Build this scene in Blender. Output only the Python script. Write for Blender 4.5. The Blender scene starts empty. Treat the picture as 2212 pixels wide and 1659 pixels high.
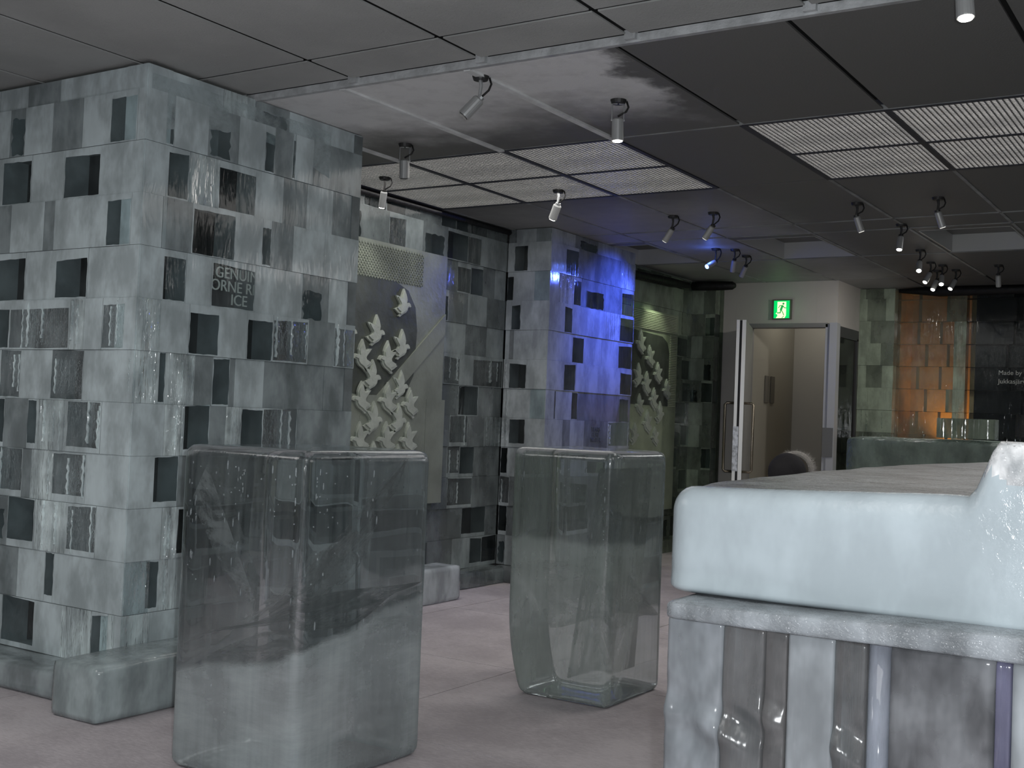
import bpy, math, random
from mathutils import Vector, Matrix
S = bpy.context.scene
C = S.collection
random.seed(7)

# ------------------------------------------------------------------ camera, world, exposure, flash
EYE = 1.2
ZC = 2.6
yaw, pitch, roll, FPX = .571, .0285, .0398, 2530.0
fw = Vector((-math.sin(yaw)*math.cos(pitch), math.cos(yaw)*math.cos(pitch), math.sin(pitch)))
r0 = Vector((math.cos(yaw), math.sin(yaw), 0)); u0 = r0.cross(fw)
rt = math.cos(roll)*r0 + math.sin(roll)*u0
up = -math.sin(roll)*r0 + math.cos(roll)*u0
cam = bpy.data.cameras.new('camera'); camo = bpy.data.objects.new('camera', cam); C.objects.link(camo)
m = Matrix((rt, up, -fw)).transposed().to_4x4(); m.translation = Vector((0, 0, EYE))
camo.matrix_world = m
cam.sensor_width = 36; cam.sensor_fit = 'HORIZONTAL'; cam.lens = FPX/2212*36
cam.clip_start = .05; cam.clip_end = 100
S.camera = camo
S.view_settings.view_transform = 'Standard'; S.view_settings.look = 'None'
S.view_settings.gamma = 1; S.view_settings.use_curve_mapping = False
S.view_settings.exposure = 0.0
W = bpy.data.worlds.new('world'); S.world = W; W.use_nodes = True
W.node_tree.nodes['Background'].inputs[0].default_value = (.6, .75, 1, 1)
W.node_tree.nodes['Background'].inputs[1].default_value = .02
cy = S.cycles
cy.max_bounces = 14; cy.diffuse_bounces = 3; cy.glossy_bounces = 4; cy.transmission_bounces = 10
cy.transparent_max_bounces = 24; cy.caustics_reflective = False; cy.caustics_refractive = False
cy.sample_clamp_indirect = 3.0; cy.blur_glossy = .5
cy.use_adaptive_sampling = True; cy.adaptive_threshold = .03
cy.use_denoising = True

def light(name, kind, loc, power, color=(1, 1, 1), target=None, size=.05, spot=60, blend=.6):
    d = bpy.data.lights.new(name, kind); d.energy = power; d.color = color
    if kind == 'AREA':
        d.shape = 'RECTANGLE'; d.size = size if not isinstance(size, tuple) else size[0]
        d.size_y = size if not isinstance(size, tuple) else size[1]
    else:
        d.shadow_soft_size = size
    if kind == 'SPOT': d.spot_size = math.radians(spot); d.spot_blend = blend
    o = bpy.data.objects.new(name, d); C.objects.link(o); o.location = loc
    if target is not None:
        o.rotation_euler = (Vector(target)-Vector(loc)).to_track_quat('-Z', 'Y').to_euler()
    return o

# the camera's own flash, just right of and above the lens
fl = Vector((0, 0, EYE)) + rt*.055 + up*.045 + fw*.03
light('camera_flash', 'POINT', fl, 185, (.93, .97, 1.0), size=.018)

# ------------------------------------------------------------------ materials
def mat(name):
    m = bpy.data.materials.new(name); m.use_nodes = True
    nt = m.node_tree; nt.nodes.clear()
    out = nt.nodes.new('ShaderNodeOutputMaterial')
    return m, nt, out
def N(nt, t, **kw):
    n = nt.nodes.new('ShaderNode'+t)
    for k, v in kw.items():
        if k.startswith('i_'):
            key = k[2:]; key = int(key) if key.isdigit() else key.replace('_', ' ')
            n.inputs[key].default_value = v
        else: setattr(n, k, v)
    return n
def L(nt, a, b): nt.links.new(a, b)
def mth(nt, op, a, b=None, c=None, clamp=False):
    n = nt.nodes.new('ShaderNodeMath'); n.operation = op; n.use_clamp = clamp
    for i, v in enumerate((a, b, c)):
        if v is None: continue
        if isinstance(v, (int, float)): n.inputs[i].default_value = v
        else: L(nt, v, n.inputs[i])
    return n.outputs[0]
def coords(nt, scale=(1, 1, 1), loc=(0, 0, 0), rot=(0, 0, 0)):
    tc = nt.nodes.new('ShaderNodeTexCoord'); mp = nt.nodes.new('ShaderNodeMapping')
    mp.inputs['Scale'].default_value = scale; mp.inputs['Location'].default_value = loc
    mp.inputs['Rotation'].default_value = rot
    L(nt, tc.outputs['Object'], mp.inputs['Vector']); return mp.outputs[0]
def noise(nt, vec, scale=5, detail=3, rough=.55, dist=0):
    n = N(nt, 'TexNoise', i_Scale=scale, i_Detail=detail, i_Roughness=rough, i_Distortion=dist)
    L(nt, vec, n.inputs['Vector']); return n.outputs[0]
def smooth(nt, x, a, b):
    n = nt.nodes.new('ShaderNodeMapRange'); n.interpolation_type = 'SMOOTHSTEP'
    L(nt, x, n.inputs[0]); n.inputs[1].default_value = a; n.inputs[2].default_value = b
    return n.outputs[0]
def plain(name, col, rough=.6, metal=0, spec=.5, var=0, vs=6, bump=0, bs=40, emit=None, es=0):
    m, nt, out = mat(name)
    p = N(nt, 'BsdfPrincipled'); p.inputs['Base Color'].default_value = (*col, 1)
    p.inputs['Roughness'].default_value = rough; p.inputs['Metallic'].default_value = metal
    p.inputs['Specular IOR Level'].default_value = spec
    if var:
        f = noise(nt, coords(nt), vs, 4)
        mx = N(nt, 'Mix', data_type='RGBA')
        mx.inputs[6].default_value = tuple(c*(1-var) for c in col)+(1,)
        mx.inputs[7].default_value = tuple(min(1, c*(1+var)) for c in col)+(1,)
        L(nt, smooth(nt, f, .3, .7), mx.inputs[0]); L(nt, mx.outputs[2], p.inputs['Base Color'])
    if bump:
        b = N(nt, 'Bump', i_Strength=bump, i_Distance=.01); L(nt, noise(nt, coords(nt), bs, 3), b.inputs['Height'])
        L(nt, b.outputs[0], p.inputs['Normal'])
    if emit:
        p.inputs['Emission Color'].default_value = (*emit, 1); p.inputs['Emission Strength'].default_value = es
    L(nt, p.outputs[0], out.inputs[0]); return m

def ice_face(name, haze, amp=.3, streak=.2, bump=.4, col=(.42, .50, .53), tint=(.86, .92, .93), rough=.1,
             bscale=14, vstretch=.16, gl=1.0, ns=3.5, bd=.02, cv=.22):
    """Sawn face of a lake ice brick: see-through where clear, milky where clouded, wet gloss on top."""
    m, nt, out = mat(name)
    n1 = noise(nt, coords(nt, (1, 1, .8)), ns, 4, .6, .6)
    n2 = noise(nt, coords(nt, (1, 1, .07)), 38, 3, .6)
    f = mth(nt, 'MULTIPLY_ADD', mth(nt, 'SUBTRACT', n1, .5), amp*4, haze)
    f = mth(nt, 'MULTIPLY_ADD', mth(nt, 'SUBTRACT', n2, .5), streak*3, f, clamp=True)
    bp = N(nt, 'Bump', i_Strength=bump, i_Distance=bd)
    hb = noise(nt, coords(nt, (1, 1, vstretch)), bscale, 4, .65, .3)
    L(nt, hb, bp.inputs['Height'])
    tr = N(nt, 'BsdfTransparent'); tr.inputs[0].default_value = (*tint, 1)
    df = N(nt, 'BsdfDiffuse')
    nv = noise(nt, coords(nt, (1, 1, .5), (3, 1, 2)), 7, 4, .6)
    mx = N(nt, 'Mix', data_type='RGBA'); mx.inputs[6].default_value = tuple(c*(1-1.2*cv) for c in col)+(1,)
    mx.inputs[7].default_value = tuple(min(1, c*(1+cv)) for c in col)+(1,)
    L(nt, smooth(nt, nv, .35, .65), mx.inputs[0]); L(nt, mx.outputs[2], df.inputs[0])
    a = N(nt, 'MixShader'); L(nt, f, a.inputs[0]); L(nt, tr.outputs[0], a.inputs[1]); L(nt, df.outputs[0], a.inputs[2])
    g = N(nt, 'BsdfGlossy', i_Roughness=rough); g.inputs[0].default_value = (gl, gl, gl, 1); L(nt, bp.outputs[0], g.inputs['Normal'])
    lw = N(nt, 'LayerWeight', i_Blend=.5); L(nt, bp.outputs[0], lw.inputs['Normal'])
    ff = mth(nt, 'MULTIPLY_ADD', mth(nt, 'POWER', lw.outputs['Facing'], 4.0), .7, .035, clamp=True)
    b = N(nt, 'MixShader'); L(nt, ff, b.inputs[0]); L(nt, a.outputs[0], b.inputs[1]); L(nt, g.outputs[0], b.inputs[2])
    L(nt, b.outputs[0], out.inputs[0]); return m

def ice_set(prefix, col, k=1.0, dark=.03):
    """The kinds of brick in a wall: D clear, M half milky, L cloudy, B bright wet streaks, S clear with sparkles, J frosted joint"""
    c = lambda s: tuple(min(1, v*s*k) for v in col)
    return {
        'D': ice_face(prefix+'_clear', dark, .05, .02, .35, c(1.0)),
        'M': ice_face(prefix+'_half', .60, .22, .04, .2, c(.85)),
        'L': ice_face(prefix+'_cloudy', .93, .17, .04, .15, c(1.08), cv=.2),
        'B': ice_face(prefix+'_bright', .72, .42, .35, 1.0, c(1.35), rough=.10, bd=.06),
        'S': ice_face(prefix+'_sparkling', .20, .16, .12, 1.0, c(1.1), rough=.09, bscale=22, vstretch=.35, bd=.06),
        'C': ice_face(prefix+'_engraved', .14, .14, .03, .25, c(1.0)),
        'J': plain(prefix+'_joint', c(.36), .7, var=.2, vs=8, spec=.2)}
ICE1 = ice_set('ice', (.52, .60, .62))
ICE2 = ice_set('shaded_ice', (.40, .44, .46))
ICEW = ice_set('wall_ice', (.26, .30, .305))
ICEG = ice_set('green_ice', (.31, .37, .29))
ORDER = ['D', 'M', 'L', 'B', 'S', 'C', 'J']
M_CORE = plain('void_shade', (.028, .026, .026), .9, spec=.1)  # near-black stands in for the unlit void seen through clear ice
M_ALU = plain('brushed_aluminium', (.62, .64, .65), .35, .85)
M_GREYMETAL = plain('grey_lamp_metal', (.42, .43, .43), .4, .3)
M_DARKMETAL = plain('dark_bracket_metal', (.05, .05, .05), .5, .5)
M_BLACK = plain('black_rubber', (.012, .012, .013), .6)
M_LAMPGLOW = plain('lamp_lens_lit', (.9, .9, .85), .3, emit=(1, .97, .88), es=16)
M_LAMPDIM = plain('lamp_lens', (.75, .75, .7), .3, emit=(1, .98, .9), es=.8)
M_LAMPOFF = plain('lamp_lens_off', (.1, .1, .1), .2)
M_BLUEGLOW = plain('blue_lens_lit', (.1, .2, 1), .3, emit=(.12, .28, 1), es=22)
M_DUCT = plain('black_foil_roll', (.006, .006, .007), .55, bump=.6, bs=25)

def block_ice(name, veil=None, haze=.04, bump=.12, col=(.50, .56, .57), tp=.3, tint=(.93, .97, .98)):
    m, nt, out = mat(name)
    bp = N(nt, 'Bump', i_Strength=bump, i_Distance=.02)
    L(nt, noise(nt, coords(nt, (1, 1, .12)), 12, 4, .6, .3), bp.inputs['Height'])
    g = N(nt, 'BsdfGlass', i_Roughness=.015, i_IOR=1.31); g.inputs[0].default_value = (*tint, 1)
    L(nt, bp.outputs[0], g.inputs['Normal'])
    tr = N(nt, 'BsdfTransparent'); tr.inputs[0].default_value = (*tint, 1)
    a = N(nt, 'MixShader', i_Fac=tp); L(nt, g.outputs[0], a.inputs[1]); L(nt, tr.outputs[0], a.inputs[2])
    df = N(nt, 'BsdfDiffuse'); df.inputs[0].default_value = (*col, 1)
    n1 = noise(nt, coords(nt, (1, 1, .5)), 3, 5, .6, .8)
    n2 = noise(nt, coords(nt, (1, 1, .05)), 45, 3)
    f = mth(nt, 'MULTIPLY_ADD', mth(nt, 'SUBTRACT', n1, .5), .18, haze)
    f = mth(nt, 'MULTIPLY_ADD', mth(nt, 'SUBTRACT', n2, .5), .2, f, clamp=True)
    if veil:
        f = mth(nt, 'ADD', f, veil(nt), clamp=True)
    b = N(nt, 'MixShader'); L(nt, f, b.inputs[0]); L(nt, a.outputs[0], b.inputs[1]); L(nt, df.outputs[0], b.inputs[2])
    gg = N(nt, 'BsdfGlossy', i_Roughness=.12); bp2 = N(nt, 'Bump', i_Strength=.3, i_Distance=.01)
    L(nt, noise(nt, coords(nt, (1, 1, .12)), 24, 4, .7), bp2.inputs['Height']); L(nt, bp2.outputs[0], gg.inputs['Normal'])
    c = N(nt, 'MixShader', i_Fac=.05); L(nt, b.outputs[0], c.inputs[1]); L(nt, gg.outputs[0], c.inputs[2])
    L(nt, c.outputs[0], out.inputs[0]); return m

def veil_mat(name, dens=.5, col=(.62, .68, .68), scale=6, lo=.35, hi=.65, stretch=(1, 1, 1), rot=(0, 0, 0)):
    """A milky sheet of trapped air bubbles inside clear ice."""
    m, nt, out = mat(name)
    f = noise(nt, coords(nt, stretch, (0, 0, 0), rot), scale, 6, .65, .5)
    f = mth(nt, 'MULTIPLY', smooth(nt, f, lo, hi), dens)
    df = N(nt, 'BsdfDiffuse'); df.inputs[0].default_value = (*col, 1)
    tl = N(nt, 'BsdfTranslucent'); tl.inputs[0].default_value = (*col, 1)
    d = N(nt, 'MixShader', i_Fac=.3); L(nt, df.outputs[0], d.inputs[1]); L(nt, tl.outputs[0], d.inputs[2])
    tr = N(nt, 'BsdfTransparent')
    a = N(nt, 'MixShader'); L(nt, f, a.inputs[0]); L(nt, tr.outputs[0], a.inputs[1]); L(nt, d.outputs[0], a.inputs[2])
    L(nt, a.outputs[0], out.inputs[0]); return m

# ------------------------------------------------------------------ mesh helpers
class MB:
    def __init__(s): s.v = []; s.f = []; s.mi = []
    def quad(s, a, b, c, d, mi=0):
        n = len(s.v); s.v += [tuple(a), tuple(b), tuple(c), tuple(d)]; s.f.append((n, n+1, n+2, n+3)); s.mi.append(mi)
    def hexa(s, p, mis=0, skip=()):
        """p: 8 corners, bottom ring then top ring; mis: one index or six (bottom, top, side01, side12, side23, side30)"""
        if isinstance(mis, int): mis = [mis]*6
        n = len(s.v); s.v += [tuple(q) for q in p]
        for q_, ((a, b, c, d), mi) in enumerate(zip(((3, 2, 1, 0), (4, 5, 6, 7), (0, 1, 5, 4), (1, 2, 6, 5), (2, 3, 7, 6), (3, 0, 4, 7)), mis)):
            if q_ in skip: continue
            s.f.append((n+a, n+b, n+c, n+d)); s.mi.append(mi)
    def box(s, x0, x1, y0, y1, z0, z1, mis=0):
        s.hexa([(x0, y0, z0), (x1, y0, z0), (x1, y1, z0), (x0, y1, z0), (x0, y0, z1), (x1, y0, z1), (x1, y1, z1), (x0, y1, z1)], mis)
    def tube(s, pts, r, seg=10, mi=0, cap=True):
        pts = [Vector(p) for p in pts]; rings = []
        rs = r if isinstance(r, (list, tuple)) else [r]*len(pts)
        prev = None
        for i, p in enumerate(pts):
            t = (pts[min(i+1, len(pts)-1)]-pts[max(i-1, 0)]).normalized()
            if prev is None:
                a = Vector((0, 0, 1)) if abs(t.z) < .9 else Vector((1, 0, 0))
                n = t.cross(a).normalized()
            else:
                n = (prev-t*prev.dot(t)).normalized()
            prev = n; b = t.cross(n)
            base = len(s.v); rings.append(base)
            for k in range(seg):
                an = 2*math.pi*k/seg
                s.v.append(tuple(p+(n*math.cos(an)+b*math.sin(an))*rs[i]))
        for i in range(len(pts)-1):
            for k in range(seg):
                a, b = rings[i]+k, rings[i]+(k+1) % seg
                c, d = rings[i+1]+(k+1) % seg, rings[i+1]+k
                s.f.append((a, b, c, d)); s.mi.append(mi)
        if cap:
            s.f.append(tuple(rings[0]+k for k in range(seg))[::-1]); s.mi.append(mi)
            s.f.append(tuple(rings[-1]+k for k in range(seg))); s.mi.append(mi)
    def prism(s, poly, fn, d0, d1, mi=0):
        """poly 2D points, fn(u, v, depth)->3D"""
        n = len(s.v); k = len(poly)
        s.v += [tuple(fn(u, v, d0)) for u, v in poly]+[tuple(fn(u, v, d1)) for u, v in poly]
        s.f.append(tuple(range(n, n+k))[::-1]); s.mi.append(mi)
        s.f.append(tuple(range(n+k, n+2*k))); s.mi.append(mi)
        for i in range(k):
            j = (i+1) % k; s.f.append((n+i, n+j, n+k+j, n+k+i)); s.mi.append(mi)
    def grid(s, nu, nv, fn, mi=0, closed=False):
        n = len(s.v)
        for i in range(nu+1):
            for j in range(nv+1): s.v.append(tuple(fn(i/nu, j/nv)))
        for i in range(nu):
            for j in range(nv):
                a = n+i*(nv+1)+j; s.f.append((a, a+nv+1, a+nv+2, a+1)); s.mi.append(mi)
    def cube_grid(s, nx, ny, nz, fn, mi=0):
        """closed box surface with shared vertices, fn(u,v,w in 0..1)->pos"""
        idx = {}
        def V(i, j, k):
            if (i, j, k) not in idx:
                idx[(i, j, k)] = len(s.v); s.v.append(tuple(fn(i/nx, j/ny, k/nz)))
            return idx[(i, j, k)]
        def F(*q): s.f.append(tuple(V(*a) for a in q)); s.mi.append(mi)
        for i in range(nx):
            for j in range(ny):
                F((i, j, 0), (i, j+1, 0), (i+1, j+1, 0), (i+1, j, 0)); F((i, j, nz), (i+1, j, nz), (i+1, j+1, nz), (i, j+1, nz))
            for k in range(nz):
                F((i, 0, k), (i+1, 0, k), (i+1, 0, k+1), (i, 0, k+1)); F((i, ny, k), (i, ny, k+1), (i+1, ny, k+1), (i+1, ny, k))
        for j in range(ny):
            for k in range(nz):
                F((0, j, k), (0, j, k+1), (0, j+1, k+1), (0, j+1, k)); F((nx, j, k), (nx, j+1, k), (nx, j+1, k+1), (nx, j, k+1))
    def build(s, name, mats, parent=None, origin=(0, 0, 0), smooth=False, loc=None):
        me = bpy.data.meshes.new(name)
        ox, oy, oz = origin
        me.from_pydata([(x-ox, y-oy, z-oz) for x, y, z in s.v], [], s.f)
        if not isinstance(mats, (list, tuple)): mats = [mats]
        for m_ in mats: me.materials.append(m_)
        me.polygons.foreach_set('material_index', s.mi)
        if smooth: me.polygons.foreach_set('use_smooth', [True]*len(me.polygons))
        me.update()
        o = bpy.data.objects.new(name, me); C.objects.link(o)
        o.location = origin if loc is None else loc
        if parent is not None: o.parent = parent
        return o
def tag(o, label=None, cat=None, group=None, kind=None):
    if label: o['label'] = label
    if cat: o['category'] = cat
    if group: o['group'] = group
    if kind: o['kind'] = kind
    return o
def empty(name, loc=(0, 0, 0), label=None, cat=None, group=None, kind=None):
    o = bpy.data.objects.new(name, None); C.objects.link(o); o.location = loc; o.empty_display_size = .1
    return tag(o, label, cat, group, kind)
def rbox(lo, hi, r, wob=0, seed=0, bottom_r=None, warp=None):
    """point mapper for a rounded box from lo to hi"""
    lo = Vector(lo); hi = Vector(hi)
    from mathutils import noise as mn
    def fn(u, v, w):
        p = Vector((lo.x+(hi.x-lo.x)*u, lo.y+(hi.y-lo.y)*v, lo.z+(hi.z-lo.z)*w))
        rr = r if (bottom_r is None or w > .5) else bottom_r
        q = Vector((min(max(p.x, lo.x+rr), hi.x-rr), min(max(p.y, lo.y+rr), hi.y-rr), min(max(p.z, lo.z+rr), hi.z-rr)))
        d = p-q
        if d.length > 1e-6: p = q+d.normalized()*rr
        if wob:
            k = mn.noise_vector(Vector((p.x*3+seed, p.y*3, p.z*2)))
            p = p+k*wob
        if warp: p = warp(p)
        return p
    return fn
def rbox2(lo, hi, r, rtop, rbot):
    """rounded box whose top and bottom edges have their own radii"""
    lo = Vector(lo); hi = Vector(hi)
    def fn(u, v, w):
        p = Vector((lo.x+(hi.x-lo.x)*u, lo.y+(hi.y-lo.y)*v, lo.z+(hi.z-lo.z)*w)); rz = rtop if w > .5 else rbot
        q = Vector((min(max(p.x, lo.x+r), hi.x-r), min(max(p.y, lo.y+r), hi.y-r), min(max(p.z, lo.z+rz), hi.z-rz)))
        d = p-q; d = Vector((d.x/r, d.y/r, d.z/rz)); l = d.length
        return q+Vector((d.x*r, d.y*r, d.z*rz))/l if l > 1e-6 else p
    return fn

# ------------------------------------------------------------------ ice brick courses
ZK = [.115+.2165*k for k in range(12)]+[ZC-.004]
def brick_face(mb, rows, P, length, depth, z0=0, rnd=None, ext=None, skip=None, first=0.0, windows=True, drip=False):
    """P(s, d, z)->3D where s runs along the face and d goes into the wall."""
    rnd = rnd or random.Random(3)
    o_ = Vector(P(0, 0, 0)); hand = (Vector(P(1, 0, 0))-o_).cross(Vector(P(0, 1, 0))-o_).dot(Vector((0, 0, 1)))
    f_start = len(mb.f)
    for k, row in rows.items():
        s0 = first; za, zb = ZK[k], ZK[k+1]; jr = (.004 if k % 2 else -.003)+rnd.uniform(-.001, .001)
        items = list(row)
        if items[-1][0] is None:
            last = items.pop()
            items.append((length, last[1])) if ext is None else None
            if ext is not None:
                s = items[-1][0] if items else first
                t = last[1]
                while s < length-.02:
                    w = rnd.uniform(.14, .26); s = min(length, s+w)
                    if length-s < .08: s = length
                    items.append((s, t)); t = rnd.choice('LDLMLMS')
        for s1, t in items:
            if s1-s0 < .004: continue
            if skip and skip(s0, s1, za, zb): s0 = s1; continue
            j = jr+rnd.uniform(-.0008, .0008); g = .0004
            a, b = s0+g, s1-g
            pts = [P(a, j, za+g), P(b, j, za+g), P(b, depth, za+g), P(a, depth, za+g), P(a, j, zb-g), P(b, j, zb-g), P(b, depth, zb-g), P(a, depth, zb-g)]
            fi = ORDER.index(t); J = 6
            end = fi if s1 >= length-.001 else J
            pocket = t in 'DSC' or (t == 'M' and rnd.random() < .18)
            pocket = pocket and windows
            mb.hexa(pts, [J, J, fi, end, 0 if t in 'DSC' else fi, fi if s0 <= first+.001 else J], (2,) if pocket else ())
            if t in 'BS' and 1 <= k <= 6 and windows or (not windows and k in (3, 4, 5) and t in 'LMB' and rnd.random() < .4):   # frozen drip ridges, added to catch flash glints
                for _ in range(rnd.choice((1, 2, 2, 3))):
                    xs = rnd.uniform(a+.01, b-.01) if b-a > .03 else (a+b)/2; rr_ = rnd.uniform(.003, .007)
                    zt = zb-rnd.uniform(0, .04); zl = za+rnd.uniform(0, .05); ph = rnd.uniform(0, 6)
                    mb.tube([P(xs+.0035*math.sin(ph+i*1.9), j+.001+.0012*math.sin(ph+i*2.7), zt+(zl-zt)*i/11) for i in range(12)], [rr_*(1+.35*math.sin(ph*2+i*2.3)) for i in range(12)], 8, 7 if drip else 3)
            if pocket:      # clear window inside a frosted, uneven margin
                hgt = zb-za; w = b-a; ft = t != 'C' or True
                mt = (rnd.uniform(.10, .20) if k >= 6 else rnd.uniform(.02, .05))*hgt
                ml = (rnd.uniform(.08, .15) if k <= 4 else rnd.uniform(.015, .04))*hgt
                if t == 'C': mt = .10*hgt; ml = .03*hgt
                msl, msr = rnd.uniform(.003, .03)*w+.001, rnd.uniform(.003, .03)*w+.001
                if t == 'M': msl += rnd.uniform(0, .25)*w; msr += rnd.uniform(0, .25)*w; mt += rnd.uniform(0, .3)*hgt
                nn = 6; O_ = []; I_ = []
                def jig(): return rnd.uniform(-1, 1)*(.0016 if t != 'M' else .006)
                tilt = rnd.uniform(-.05, .05)*hgt
                A_, B_, Z0_, Z1_ = a+msl, b-msr, za+g+ml, zb-g-mt
                for i in range(nn): f_ = i/nn; O_.append((a+(b-a)*f_, za+g)); I_.append((A_+(B_-A_)*f_, Z0_+jig()))
                for i in range(nn): f_ = i/nn; O_.append((b, za+g+(zb-za-2*g)*f_)); I_.append((B_+jig()*1.6, Z0_+(Z1_+tilt-Z0_)*f_))
                for i in range(nn): f_ = i/nn; O_.append((b-(b-a)*f_, zb-g)); I_.append((B_-(B_-A_)*f_, Z1_+tilt*(1-f_)+jig()))
                for i in range(nn): f_ = i/nn; O_.append((a, zb-g-(zb-za-2*g)*f_)); I_.append((A_+jig()*1.6, Z1_-(Z1_-Z0_)*f_))
                n0 = len(mb.v); K = len(O_)
                mb.v += [tuple(P(x_, j, z_)) for x_, z_ in O_]+[tuple(P(x_, j, z_)) for x_, z_ in I_]
                ri = 2 if t != 'M' else 1
                for i in range(K):
                    i2 = (i+1) % K; mb.f.append((n0+i, n0+i2, n0+K+i2, n0+K+i)); mb.mi.append(ri)
                mb.f.append(tuple(range(n0+K, n0+2*K))); mb.mi.append(fi if t != 'M' else 0)
            s0 = s1
    if hand < 0:
        for i in range(f_start, len(mb.f)): mb.f[i] = tuple(reversed(mb.f[i]))
def rand_rows(length, seed, pal='LMDLMSMD', kmin=0, kmax=11, wmin=.15, wmax=.3):
    r = random.Random(seed); out = {}
    for k in range(kmin, kmax+1):
        s = -r.uniform(0, .12); L_ = []; pt = ''
        while s < length-.03:
            s += r.uniform(wmin, wmax)
            if length-s < .07: s = length
            t = r.choice(pal)
            if t == pt: t = r.choice(pal)
            pt = t; L_.append((min(s, length), t))
        L_ = [q for q in L_ if q[0] > .02]; L_[-1] = (length, L_[-1][1]); out[k] = L_
    return out
mats_of = lambda I: [I[k] for k in ORDER]

P1A = {
 11:[(0.354,'L'),(0.572,'L'),(0.801,'M'),(1.006,'L'),(None,'L')],
 10:[(0.05,'L'),(0.218,'D'),(0.402,'L'),(0.607,'M'),(0.804,'L'),(0.91,'M'),(None,'L')],
 9:[(0.059,'L'),(0.082,'M'),(0.279,'L'),(0.52,'D'),(0.746,'L'),(0.957,'D'),(None,'L')],
 8:[(0.061,'L'),(0.215,'D'),(0.563,'L'),(0.633,'M'),(None,'L')],
 7:[(0.039,'L'),(0.056,'D'),(0.134,'M'),(0.327,'L'),(0.545,'D'),(0.757,'L'),(None,'D')],
 6:[(0.069,'L'),(0.209,'S'),(0.326,'L'),(0.421,'B'),(0.843,'S'),(None,'D')],
 5:[(0.047,'B'),(0.067,'M'),(0.324,'L'),(0.542,'S'),(0.754,'L'),(None,'S')],
 4:[(0.185,'L'),(0.411,'S'),(0.617,'B'),(0.679,'D'),(None,'M')],
 3:[(0.275,'L'),(0.497,'S'),(0.645,'B'),(0.707,'M'),(None,'S')],
 2:[(0.187,'L'),(0.377,'S'),(0.595,'B'),(0.786,'D'),(None,'M')],
 1:[(0.057,'S'),(0.456,'L'),(0.516,'D'),(0.704,'L'),(None,'M')],
 0:[(0.041,'L'),(0.081,'B'),(0.183,'D'),(0.379,'B'),(0.559,'L'),(None,'D')]}
P1B = {
 11:[(0.419,'L'),(0.611,'B'),(0.834,'M'),(None,'L')],
 10:[(0.105,'L'),(0.147,'D'),(0.335,'L'),(0.515,'M'),(0.68,'L'),(0.74,'D'),(0.86,'M'),(0.878,'D'),(1.001,'L'),(None,'M')],
 9:[(0.101,'L'),(0.244,'D'),(0.415,'B'),(0.638,'D'),(0.815,'L'),(0.976,'M'),(1.162,'L'),(None,'M')],
 8:[(0.107,'L'),(0.267,'M'),(0.517,'D'),(0.687,'L'),(0.743,'D'),(0.888,'M'),(1.108,'L'),(None,'L')],
 7:[(0.125,'L'),(0.253,'D'),(0.395,'L'),(0.66,'C'),(0.855,'L'),(0.972,'L'),(1.16,'M'),(None,'L')],
 6:[(0.121,'B'),(0.276,'L'),(0.445,'D'),(0.615,'L'),(0.78,'D'),(1.018,'S'),(1.205,'M'),(None,'S')],
 5:[(0.113,'L'),(0.166,'D'),(0.328,'B'),(0.429,'M'),(0.53,'D'),(0.561,'M'),(0.743,'L'),(0.923,'M'),(1.151,'M'),(None,'M')],
 4:[(0.167,'L'),(0.27,'B'),(0.416,'D'),(0.511,'M'),(0.606,'B'),(0.742,'D'),(0.969,'S'),(1.199,'M'),(None,'M')],
 3:[(0.124,'L'),(0.26,'D'),(0.429,'M'),(0.622,'L'),(0.858,'D'),(1.113,'M'),(None,'L')],
 2:[(0.179,'L'),(0.263,'B'),(0.443,'D'),(0.636,'L'),(0.872,'M'),(None,'D')],
 1:[(0.115,'L'),(0.18,'D'),(0.274,'B'),(0.456,'L'),(0.649,'D'),(0.948,'L'),(None,'M')],
 0:[(0.14,'B'),(0.3,'L'),(0.524,'D'),(0.779,'L'),(1.057,'M'),(None,'D')]}
P2A = {
 11:[(0.304,'L'),(None,'M')], 10:[(0.194,'L'),(0.311,'D'),(None,'L')], 9:[(0.316,'L'),(None,'D')],
 8:[(0.24,'L'),(0.321,'D'),(None,'L')], 7:[(0.296,'L'),(0.333,'M'),(None,'L')], 6:[(0.168,'L'),(0.322,'D'),(None,'B')],
 5:[(0.312,'L'),(None,'B')], 4:[(0.163,'L'),(0.302,'D'),(None,'B')], 3:[(0.311,'L'),(None,'D')],
 2:[(0.28,'M'),(None,'S')], 1:[(0.298,'M'),(None,'D')], 0:[(0.3,'L'),(None,'M')]}
P2B = {
 11:[(0.109,'M'),(0.359,'L'),(0.717,'M'),(None,'L')],
 10:[(0.22,'L'),(0.41,'D'),(0.634,'M'),(0.855,'M'),(1.098,'M'),(None,'B')],
 9:[(0.137,'D'),(0.363,'B'),(0.479,'D'),(0.858,'M'),(1.145,'M'),(None,'D')],
 8:[(0.228,'L'),(0.341,'D'),(0.655,'L'),(0.875,'L'),(1.119,'B'),(None,'D')],
 7:[(0.371,'L'),(0.552,'D'),(0.836,'L'),(1.121,'L'),(None,'D')],
 6:[(0.249,'L'),(0.426,'D'),(0.662,'L'),(1.154,'L'),(None,'D')],
 5:[(0.155,'D'),(0.391,'L'),(0.481,'D'),(0.871,'M'),(1.156,'M'),(None,'M')],
 4:[(0.257,'L'),(0.37,'M'),(0.589,'L'),(0.972,'M'),(None,'S')],
 3:[(0.2,'D'),(0.58,'M'),(0.849,'L'),(None,'D')],
 2:[(0.34,'M'),(0.493,'D'),(0.866,'M'),(None,'M')],
 1:[(0.258,'L'),(0.509,'M'),(0.884,'D'),(None,'M')],
 0:[(0.374,'D'),(0.764,'M'),(None,'M')]}

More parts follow.
